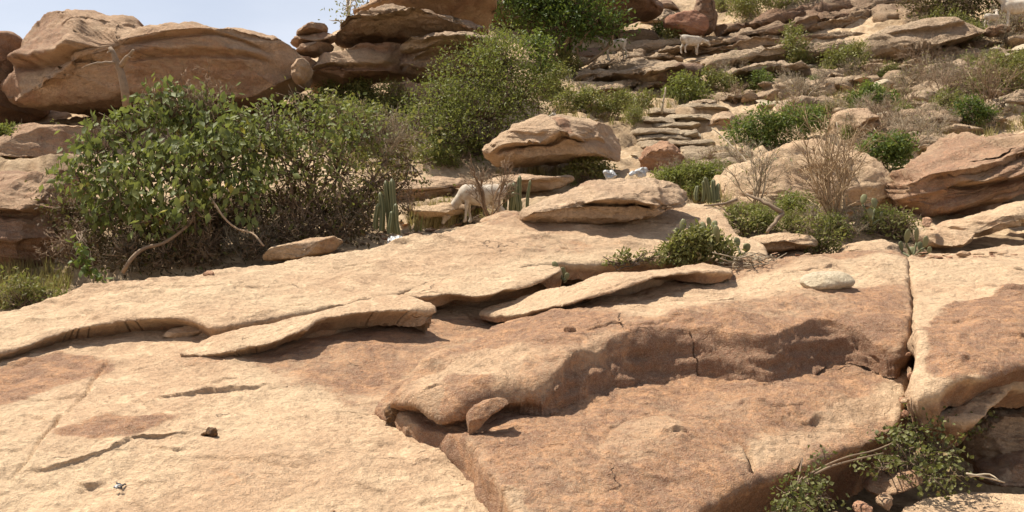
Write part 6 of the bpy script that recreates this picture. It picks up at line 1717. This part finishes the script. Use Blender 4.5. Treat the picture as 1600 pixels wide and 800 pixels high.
def goat(label, loc, rz, size=1.0, pose='stand', pitch=0.0, horns=True):
    """facing +x; withers 0.66 m high before scaling"""
    head = {'stand': (.58, 0, .86), 'graze': (.64, 0, .12), 'low': (.70, 0, .50), 'up': (.50, .02, .95), 'back': (.40, .14, .92)}[pose]
    mz = {'stand': (.18, 0, -.05), 'graze': (.06, 0, -.13), 'low': (.12, 0, -.10), 'up': (.17, 0, .00), 'back': (-.16, .06, -.02)}[pose]
    head = np.array(head); muz = head + np.array(mz)
    h = .018
    lo = np.array([-.62, -.24, -.06])
    n = (np.array([.98, .36, 1.12]) - lo) / h
    G = np.stack(np.meshgrid(*[lo[c] + h * np.arange(int(n[c])) for c in range(3)], indexing='ij'), -1)
    caps = [((-.30, 0, .53), (.26, 0, .54), .155, .15), ((-.34, 0, .57), (-.20, 0, .55), .12, .15), ((.10, 0, .48), (.28, 0, .50), .15, .14), ((-.05, 0, .44), (.1, 0, .44), .14, .14),
            ((.28, 0, .58), head, .105, .065), (head, muz, .068, .036), (head + np.array([0, 0, .01]), head, .07, .07),
            ((-.42, 0, .62), (-.50, 0, .68), .03, .018)]
    k = 0
    for sx, sy, st in ((.25, .085, .04), (.25, -.085, -.05)):
        caps += [((sx, sy, .46), (sx + st * .3, sy, .30), .062, .036), ((sx + st * .3, sy, .30), (sx + st, sy, .03), .032, .022), ((sx + st, sy, .03), (sx + st + .02, sy, .01), .027, .027)]
    for sx, sy, st in ((-.32, .085, -.03), (-.32, -.085, .05)):
        caps += [((sx, sy, .50), (sx + .05 + st, sy, .34), .09, .05), ((sx + .05 + st, sy, .34), (sx - .05 + st, sy, .22), .045, .03), ((sx - .05 + st, sy, .22), (sx - .03 + st, sy, .03), .03, .022), ((sx - .03 + st, sy, .03), (sx - .01 + st, sy, .01), .027, .027)]
    for sy in (.06, -.06):
        caps.append((head + np.array([-.02, sy * .8, .03]), head + np.array([-.05, sy * 2.4, -.02]), .022, .016))
    f = None
    for c in caps:
        dd = capsule(G, *c)
        if f is None: f = dd
        else:
            kk = .035
            hh = np.clip(.5 + .5 * (f - dd) / kk, 0, 1)
            f = f + (dd - f) * hh - kk * hh * (1 - hh)
    V, Q = surface_nets(f, lo, h)
    root = empty('goat', tuple(loc)); tag(root, label, 'goat', 'goats on the hillside')
    root.rotation_euler = (0, pitch, rz); root.scale = (size,) * 3
    me = mesh_from('body', V, [Q], True)
    put('body', me, M_goat, root)
    axis = unit(muz - head)
    for sy in (1, -1):
        e = MB(); c = head + axis * .06 + np.array([0, sy * .052, .025])
        e.tube(np.array([c - [0, .006, 0], c, c + [0, .006, 0]]), np.array([.006, .012, .006]), None, 8)
        put('eye', e.build('eye'), M_eye, root)
        if horns:
            hb = head + np.array([0, sy * .03, .055]) - axis * .01
            e = MB(); e.tube(np.array([hb, hb + [-.03, sy * .01, .05], hb + [-.08, sy * .02, .085], hb + [-.13, sy * .03, .09]]), np.array([.016, .013, .009, .003]), None, 7)
            put('horn', e.build('horn'), M_horn, root)
    return root
p = at(962, 93, 30.6); goat('white goat standing on the slanting rock left of centre, facing left', p, math.pi, .98, 'stand', R(8))
p = at(1080, 84, 33.0); goat('white goat on the hillside in front of the rust coloured boulder', p, .35, .98, 'low')
p = at(892, 229, 21.8); goat('white goat with only its head showing above the arched boulder', p, math.pi - .7, .95, 'stand')
p = at(752, 347, 15.0); goat('white goat grazing with lowered head behind the red brown bare bush', p, math.pi, .92, 'graze')
p = at(1550, 41, 28.6); goat('small white kid looking back at the upper right', p, .15, .58, 'back', horns=False)
p = at(1590, 39, 27.6); goat('large white goat cut by the right edge of the picture, looking left', p, math.pi - .15, 1.12, 'stand')

# ------------------------------------------------------------------ litter and droppings
boulder('plastic_bag', 'crumpled white plastic bag lying left of the pale crest by the cactus', [(602, 377), (607, 370), (618, 367), (628, 371), (632, 378), (618, 380), (606, 380)], d=11.0, depth=.2, tilt=.6, rough=.3, flake=.2, seed=801, mat=M_plastic, cat='litter', res=2)
boulder('plastic_bag', 'white plastic scrap behind the top of the lens boulder', [(985, 274), (990, 266), (1002, 261), (1010, 263), (1011, 272), (1000, 277)], d=12.4, depth=.2, tilt=.4, rough=.3, flake=.2, seed=803, mat=M_plastic, cat='litter', res=2)
boulder('plastic_bag', 'small grey plastic scrap left of the white one behind the lens boulder', [(944, 276), (948, 267), (956, 265), (961, 270), (958, 278)], d=12.6, depth=.15, tilt=.4, rough=.3, flake=.2, seed=805, mat=M_plastic, cat='litter', res=2)
boulder('dung_lump', 'rough dark brown dung lump on the broad pale slab', [(308, 686), (311, 674), (322, 668), (334, 671), (336, 682), (326, 691), (313, 691)], on=SA, base=(322, 691), depth=.10, tilt=.4, rough=.28, flake=.15, seed=807, mat=M_dung, cat='dung', res=2.5)
boulder('dung_lump', 'tiny dried dung lump at the mouth of the diagonal cleft', [(603, 660), (606, 645), (616, 640), (622, 650), (618, 664), (608, 668)], on=SA, base=(612, 668), depth=.10, tilt=.4, rough=.28, flake=.15, seed=809, mat=M_dung, cat='dung', res=2.5)
sc = empty('paper_scrap', tuple(at(183, 772, float(hit(SA, [183], [772])[0]) - .0))); tag(sc, 'tiny black and white scrap of litter at the lower left', 'litter')
for k in range(5):
    mb = MB(); c = np.array([rs.normal() * .018, rs.normal() * .018, .035]); a = rs.uniform(0, 3.14)
    mb.tube(wiggle(c, c + np.array([math.cos(a) * .04, math.sin(a) * .04, rs.normal() * .008]), rs, .08, 4), .006, .004, 5)
    put('strip', mb.build('strip'), M_plastic if k % 2 else M_black, sc)
